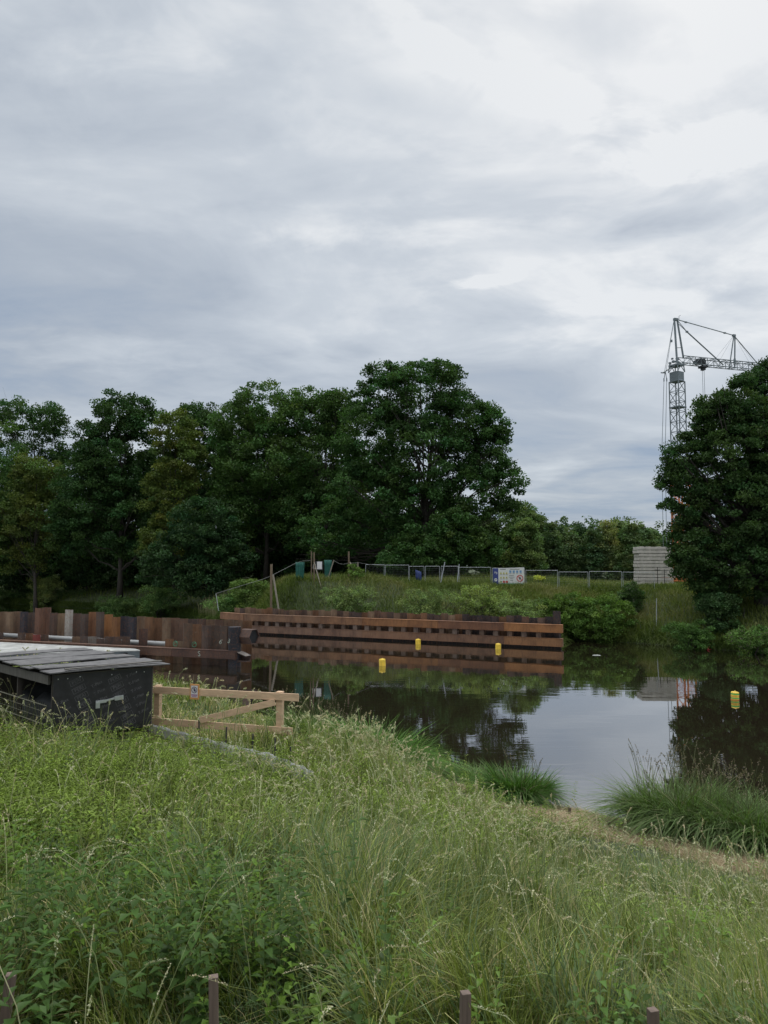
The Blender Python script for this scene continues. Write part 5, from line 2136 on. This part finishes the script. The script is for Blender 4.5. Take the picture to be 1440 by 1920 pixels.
# reeds
xy = scatter(1300, -26.5, -20.5, 86.5, 92)
z = height(xy[:, 0], xy[:, 1])
k = z > 0.02
xy, z = xy[k], z[k]
o = link('reed_patch', None)
C.objects.unlink(o)
bpy.data.objects.remove(o)
V, Fq, Cc = merge([blades(xy, z, rng.uniform(1.6, 2.8, len(xy)), np.full(len(xy), .05), (0.17, 0.17, 0.085), .12, .15, 3)])
tag(link('reed_patch', npmesh('reed_patch', V, Fq, Cc), M_grass), 'pale dry reeds at the water left of the far wall', 'reeds')

# ---------------------------------------------------------------- near bank vegetation
def gauss(px, py, cx, cy, rx, ry):
    return np.exp(-(((px - cx) / rx) ** 2 + ((py - cy) / ry) ** 2))


NB_N = 330000
# sample in polar fashion so that density falls with distance
rr0 = rng.uniform(0, 1, NB_N)
Yy = 2.2 * (30 / 2.2) ** rr0
half = np.minimum(Yy * 0.72 + .5, 30)
xy = np.stack([rng.uniform(-1, 1, NB_N) * half, Yy], 1)
z = height(xy[:, 0], xy[:, 1])
dn = seg_dist(xy, near_shore)
p3 = np.stack([xy[:, 0], xy[:, 1], z], 1)
px, py = proj(p3)
ok = (z > .05)
# keep clear of the crate, and lower before the screen
rel = xy - A[:2]
inu, inv = rel @ uu[:2], rel @ vb[:2]
in_crate = (inu > -.1) & (inu < Lw + .1) & (inv > 0) & (inv < Ld + .1)
ok &= ~in_crate
keep_prob = np.clip(1.25 - (Yy > 14) * 0.1, 0, 1)
xy, z, px, py, dn = xy[ok], z[ok], px[ok], py[ok], dn[ok]
D = xy[:, 1]

# the dry mown strip above the water on the right
strip_line = np.array([P(905, 1500, 19.3)[:2], P(1010, 1515, 18.0)[:2], P(1130, 1545, 16.4)[:2], P(1280, 1565, 15.2)[:2], P(1440, 1592, 13.9)[:2], P(1700, 1640, 12.3)[:2]])
ds = seg_dist(xy, strip_line)
halfw = np.interp(xy[:, 0], [2.5, 4, 6, 12], [.8, 1.3, 1.55, 1.7])
strip = np.clip((halfw + .25 * wob(xy[:, 0], xy[:, 1], 1.5) - ds) / .35, 0, 1)
# mown spur beside the barrier is pale and short
pale = gauss(px, py, 420, 1375, 190, 35)
# leafy plants
n1 = wob(xy[:, 0], xy[:, 1], 1.1, .7)
herbm = (1.1 * gauss(px, py, 330, 1520, 340, 75) + 0.75 * gauss(px, py, 60, 1700, 170, 200) + 1.3 * gauss(px, py, 390, 1800, 140, 130)
         + 1.0 * gauss(px, py, 880, 1590, 190, 70) + .9 * gauss(px, py, 1290, 1880, 130, 60) + .5 * gauss(px, py, 600, 1900, 200, 60) + .16 * n1)
herbm = np.clip(herbm, 0, 1)
u1 = rng.random(len(xy))
hsh_ = np.clip(.5 + .5 * wob(xy[:, 0], xy[:, 1], 2.6, 4.1), 0, 1)
is_herb = (u1 < herbm * .17 * (1 - .8 * gauss(px, py, 420, 1385, 200, 40)) * (.3 + 1.4 * hsh_))  & (strip < .2) & (ds > 2.0 - 1.6 * (xy[:, 0] < 2.5))
is_grass = ~is_herb
tone = wob(xy[:, 0], xy[:, 1], .8, 3.3) * .5 + wob(xy[:, 0], xy[:, 1], 2.3, 1.3) * .25 + (hsh2 - .5) * 1.5 + rng.normal(0, .35, len(xy)) if False else wob(xy[:, 0], xy[:, 1], .8, 3.3) * .4
# target width about a pixel at distance
wmin = D / F * 1.9
# blades of one clump lean the same way and share their tone
kx, ky = np.floor(xy[:, 0] * 2.2 + .6 * wob(xy[:, 0], xy[:, 1], 2.0)), np.floor(xy[:, 1] * 2.2 + .6 * wob(xy[:, 1], xy[:, 0], 2.0))
hsh = np.modf(np.abs(np.sin(kx * 12.9898 + ky * 78.233) * 43758.5453))[0]
hsh2 = np.modf(np.abs(np.sin(kx * 39.346 + ky * 11.135) * 24634.6345))[0]
fdir = 2 * math.pi * hsh * .5 + 1.3 * wob(xy[:, 0], xy[:, 1], .5, 2) - .6
parts = []
pal = [(0.075, 0.105, 0.018), (0.150, 0.190, 0.035), (0.225, 0.265, 0.065), (0.135, 0.195, 0.085), (0.32, 0.31, 0.13), (0.46, 0.38, 0.20)]
tone = tone + (hsh2 - .5) * 1.9 + rng.normal(0, .40, len(xy))
clear = gauss(px, py, 1095, 1500, 80, 40)
thin = rng.random(len(xy)) < np.interp(D, [2, 5, 9], [.75, .9, 1.0])
gi = np.where((rng.random(len(xy)) < .35 + .9 * hsh) & thin & is_grass & (strip < .5) & (rng.random(len(xy)) > herbm * .35))[0]
q_ = rng.random(len(gi))
cls = np.clip(((tone[gi] + 1.3) / 2.6 * 4).astype(int), 0, 3)
cls = np.where(q_ > .86, 4, cls)
cls = np.where(q_ > .945, 5, cls)
cls = np.where(rng.random(len(gi)) < pale[gi] * .55, 5, cls)
bluish = np.clip(gauss(px[gi], py[gi], 250, 1790, 260, 130) + gauss(px[gi], py[gi], 1250, 1700, 300, 150) + gauss(px[gi], py[gi], 650, 1750, 200, 120), 0, 1)
cls = np.where((rng.random(len(gi)) < bluish * .5) & (cls < 4), 3, cls)
# thin out: nearer blades are larger on screen, so keep density proportional
for c_i, c_ in enumerate(pal):
    s_ = gi[cls == c_i]
    hh = rng.uniform(.35, .80, len(s_)) * np.interp(dn[s_], [0, 1, 4, 10], [.5, .55, .75, 1.0]) * (1 - .45 * pale[s_])
    hh *= 1 + .25 * wob(xy[s_, 0], xy[s_, 1], .7, 5)
    hh *= np.interp(D[s_], [2, 5, 10], [1.0, 1.0, .95])
    # lower where the barrier and the crate stand free
    low = gauss(px[s_], py[s_], 400, 1375, 260, 40)
    hh *= 1 - .50 * low
    for sx, sy in ((-1.95, 3.3), (-.90, 3.3), (.43, 3.3), (1.40, 3.3)):
        hh *= 1 - .92 * np.exp(-((xy[s_, 0] - sx * .9) / .32) ** 2 - ((xy[s_, 1] - sy) / .75) ** 4)
    hh *= 1 - .82 * np.clip(1.8 - ds[s_] / 2.3, 0, 1)
    hh *= 1 - .75 * clear[s_]
    hh *= .70 + .6 * hsh[s_]
    ww = np.maximum(rng.uniform(.005, .014, len(s_)), wmin[s_] * rng.uniform(.6, 1.3, len(s_)))
    parts.append(blades(xy[s_], z[s_] - .03, hh, ww, c_, .27, .34, 4, dirs=fdir[s_] + rng.normal(0, 1.1, len(s_)), cvar=.38))
V, Fq, Cc = merge(parts)
tag(link('meadow_grass', npmesh('meadow_grass', V, Fq, Cc), M_grass), 'tall meadow grass covering the near bank', kind='stuff')

# dry thatch on the strip
si = np.where((strip > .3))[0]
parts = []
for c_ in ((0.36, 0.28, 0.17), (0.26, 0.19, 0.11), (0.44, 0.36, 0.23)):
    s_ = rng.choice(si, 22000)
    xx = xy[s_] + rng.normal(0, .12, (len(s_), 2))
    zz = height(xx[:, 0], xx[:, 1])
    parts.append(blades(xx, zz, rng.uniform(.03, .14, len(s_)), np.maximum(.012, D[s_] / F * 1.3), c_, 2.6, .6, 2))
V, Fq, Cc = merge(parts)
tag(link('dry_mown_grass', npmesh('dry_mown_grass', V, Fq, Cc), M_grass), 'pale dry cut grass lying in a strip along the near shore', kind='stuff')

# leafy herbs
hi = np.where(is_herb)[0]
fine_ = (D[hi] > 6.2)
parts = []
a_ = hi[~fine_]
a_ = a_[rng.random(len(a_)) < .10]
print('nettles', len(a_))
parts += herbs(xy[a_], z[a_], rng.uniform(.40, .80, len(a_)), (0.095, 0.165, 0.022), .085, 11, narrow=.5)
a_ = hi[fine_]
a_ = a_[rng.random(len(a_)) < .55]
print('fine herbs', len(a_))
parts += herbs(xy[a_], z[a_], rng.uniform(.50, .85, len(a_)), (0.165, 0.225, 0.042), .095, 10, narrow=.34, sw=.010, top=.35)
# dark tall nettles in the very foreground
c0 = P(395, 1760, 4.4)[:2]
a2 = rng.normal(0, 1, (46, 2)) * (.42, .35) + c0
parts += herbs(a2, height(a2[:, 0], a2[:, 1]), rng.uniform(.7, 1.05, 46), (0.055, 0.105, 0.024), .10, 13, narrow=.5, top=.15)
c0 = P(1290, 1880, 3.9)[:2]
a2 = rng.normal(0, 1, (30, 2)) * (.28, .2) + c0
parts += herbs(a2, height(a2[:, 0], a2[:, 1]), rng.uniform(.35, .6, 30), (0.075, 0.14, 0.030), .09, 9, narrow=.55, top=.2)
c0 = P(60, 1760, 4.2)[:2]
a2 = rng.normal(0, 1, (60, 2)) * (.5, .7) + c0
parts += herbs(a2, height(a2[:, 0], a2[:, 1]), rng.uniform(.6, 1.0, 60), (0.06, 0.115, 0.026), .10, 12, narrow=.45, top=.15)
V, Fq, Cc = merge(parts)
tag(link('leafy_herbs', npmesh('leafy_herbs', V, Fq, Cc), M_grass), 'nettles and other leafy herbs growing through the grass', kind='stuff')

# seed stalks
near_stake = sum(np.exp(-((xy[:, 0] - q * .9) / .3) ** 2 - ((xy[:, 1] - 3.3) / .8) ** 4) for q in (-1.95, -.90, .43, 1.40))
dens = (.22 + 2.4 * gauss(px, py, 650, 1480, 110, 60) + 1.0 * gauss(px, py, 1200, 1650, 330, 110) + .7 * gauss(px, py, 820, 1650, 220, 90)
        + 1.3 * gauss(px, py, 200, 1400, 200, 40) + .8 * gauss(px, py, 480, 1640, 160, 60) + .6 * gauss(px, py, 1380, 1800, 90, 120))
dens *= (1 - np.clip(2.2 - ds / 2.0, 0, 1) * (xy[:, 0] > 1.5)) * (1 - np.clip(clear * 1.5, 0, 1)) * (.25 + 1.5 * hsh2 ** 2)
dens *= (1 - .8 * gauss(px, py, 420, 1385, 200, 40)) * (1 - np.clip(near_stake * 1.5, 0, 1))
dens *= np.where(strip > .3, .1, 1.0) * np.interp(D, [3, 6, 14, 24], [.35, .7, 1.0, .5])
pi_ = np.where(rng.random(len(xy)) < dens * .058)[0]
print('stalks', len(pi_))
parts = []
for sub, col, stc in ((0, (0.62, 0.58, 0.40), (0.30, 0.31, 0.17)), (1, (0.50, 0.50, 0.33), (0.24, 0.27, 0.13)), (2, (0.55, 0.46, 0.32), (0.28, 0.27, 0.15))):
    s_ = pi_[rng.random(len(pi_)) < .34]
    hh = rng.uniform(.75, 1.30, len(s_)) * np.interp(dn[s_], [0, 2, 8], [.7, .8, 1.0])
    hw = np.maximum(.012, D[s_] / F * 2.7)
    parts += plumes(xy[s_], z[s_], hh, col, stc, rng.uniform(.10, .20, len(s_)), hw, 22, .20, np.maximum(.004, D[s_] / F * 1.1), .22)
V, Fq, Cc = merge(parts)
tag(link('seed_stalks', npmesh('seed_stalks', V, Fq, Cc), M_grass), 'pale seed heads nodding above the meadow grass', kind='stuff')


# ---------------------------------------------------------------- tussocks by the water
def tussock(label, px, py, D_, r_, h_, n, col, lean=.6, droop=.8, name='grass_tussock', plume=0):
    c = P(px, py, D_)
    c2 = c[:2]
    a = rng.uniform(0, 2 * math.pi, n)
    rad = np.sqrt(rng.random(n)) * r_
    xy_ = c2 + np.stack([np.cos(a), np.sin(a)], 1) * rad[:, None]
    gz = H(*c2)
    zz = height(xy_[:, 0], xy_[:, 1])
    zz = np.maximum(zz, -.05)
    root = thing(name, label, 'grass tussock', (c2[0], c2[1], gz))
    o3 = np.array((c2[0], c2[1], gz))
    prt = []
    for f_, cf in ((.6, 1.0), (.3, 1.35), (.1, 2.0)):
        k = rng.random(n) < f_
        cc = np.array(col) * cf if cf < 2 else np.array((0.16, 0.16, 0.08))
        prt.append(blades(xy_[k], zz[k], h_ * rng.uniform(.55, 1.1, k.sum()), np.full(k.sum(), D_ / F * 2.5) * rng.uniform(.6, 1.3, k.sum()), tuple(cc), lean, droop, 5,
                          dirs=a[k] + rng.normal(0, .5, k.sum()), cvar=.35))
    V, Fq, Cc = merge(prt)
    link('blades', npmesh('blades', V - o3, Fq, Cc), M_grass, root)
    if plume:
        k = rng.choice(n, plume)
        V, Fq, Cc = merge(plumes(xy_[k], zz[k], h_ * rng.uniform(1.15, 1.6, plume), (0.20, 0.16, 0.12), (0.10, 0.11, 0.06),
                                 rng.uniform(.14, .24, plume), np.full(plume, .035), 12, .15, D_ / F * .8, .1))
        link('seed_heads', npmesh('seed_heads', V - o3, Fq, Cc), M_grass, root)
    return root


tussock('dense bright green tussock leaning over the water right of the barrier', 705, 1412, 19.0, .95, 1.35, 2600, (0.075, 0.16, 0.03))
tussock('feathery tussock between the barrier and the bright green tussock', 610, 1400, 20.5, 1.3, 1.0, 3000, (0.11, 0.165, 0.05), plume=90)
tussock('dark green tussock standing at the water in the middle', 972, 1492, 19.0, .65, .95, 2600, (0.06, 0.125, 0.026), .5, .6, plume=16)
tussock('largest dark green tussock right of the open water', 1262, 1520, 16.4, .85, 1.30, 2400, (0.085, 0.14, 0.035), .55, .7, plume=60)
tussock('blue green tussock behind the mown strip, right of the largest one', 1340, 1545, 15.6, 1.0, 1.15, 2600, (0.10, 0.15, 0.055), .55, .7, plume=80)
tussock('tussock cut by the right edge of the picture behind the mown strip', 1440, 1560, 14.8, .9, 1.1, 2200, (0.085, 0.14, 0.04), .55, .7, plume=30)
tussock('small light green tussock at the shore left of the middle one', 890, 1450, 21.5, .9, .5, 1500, (0.085, 0.14, 0.04))
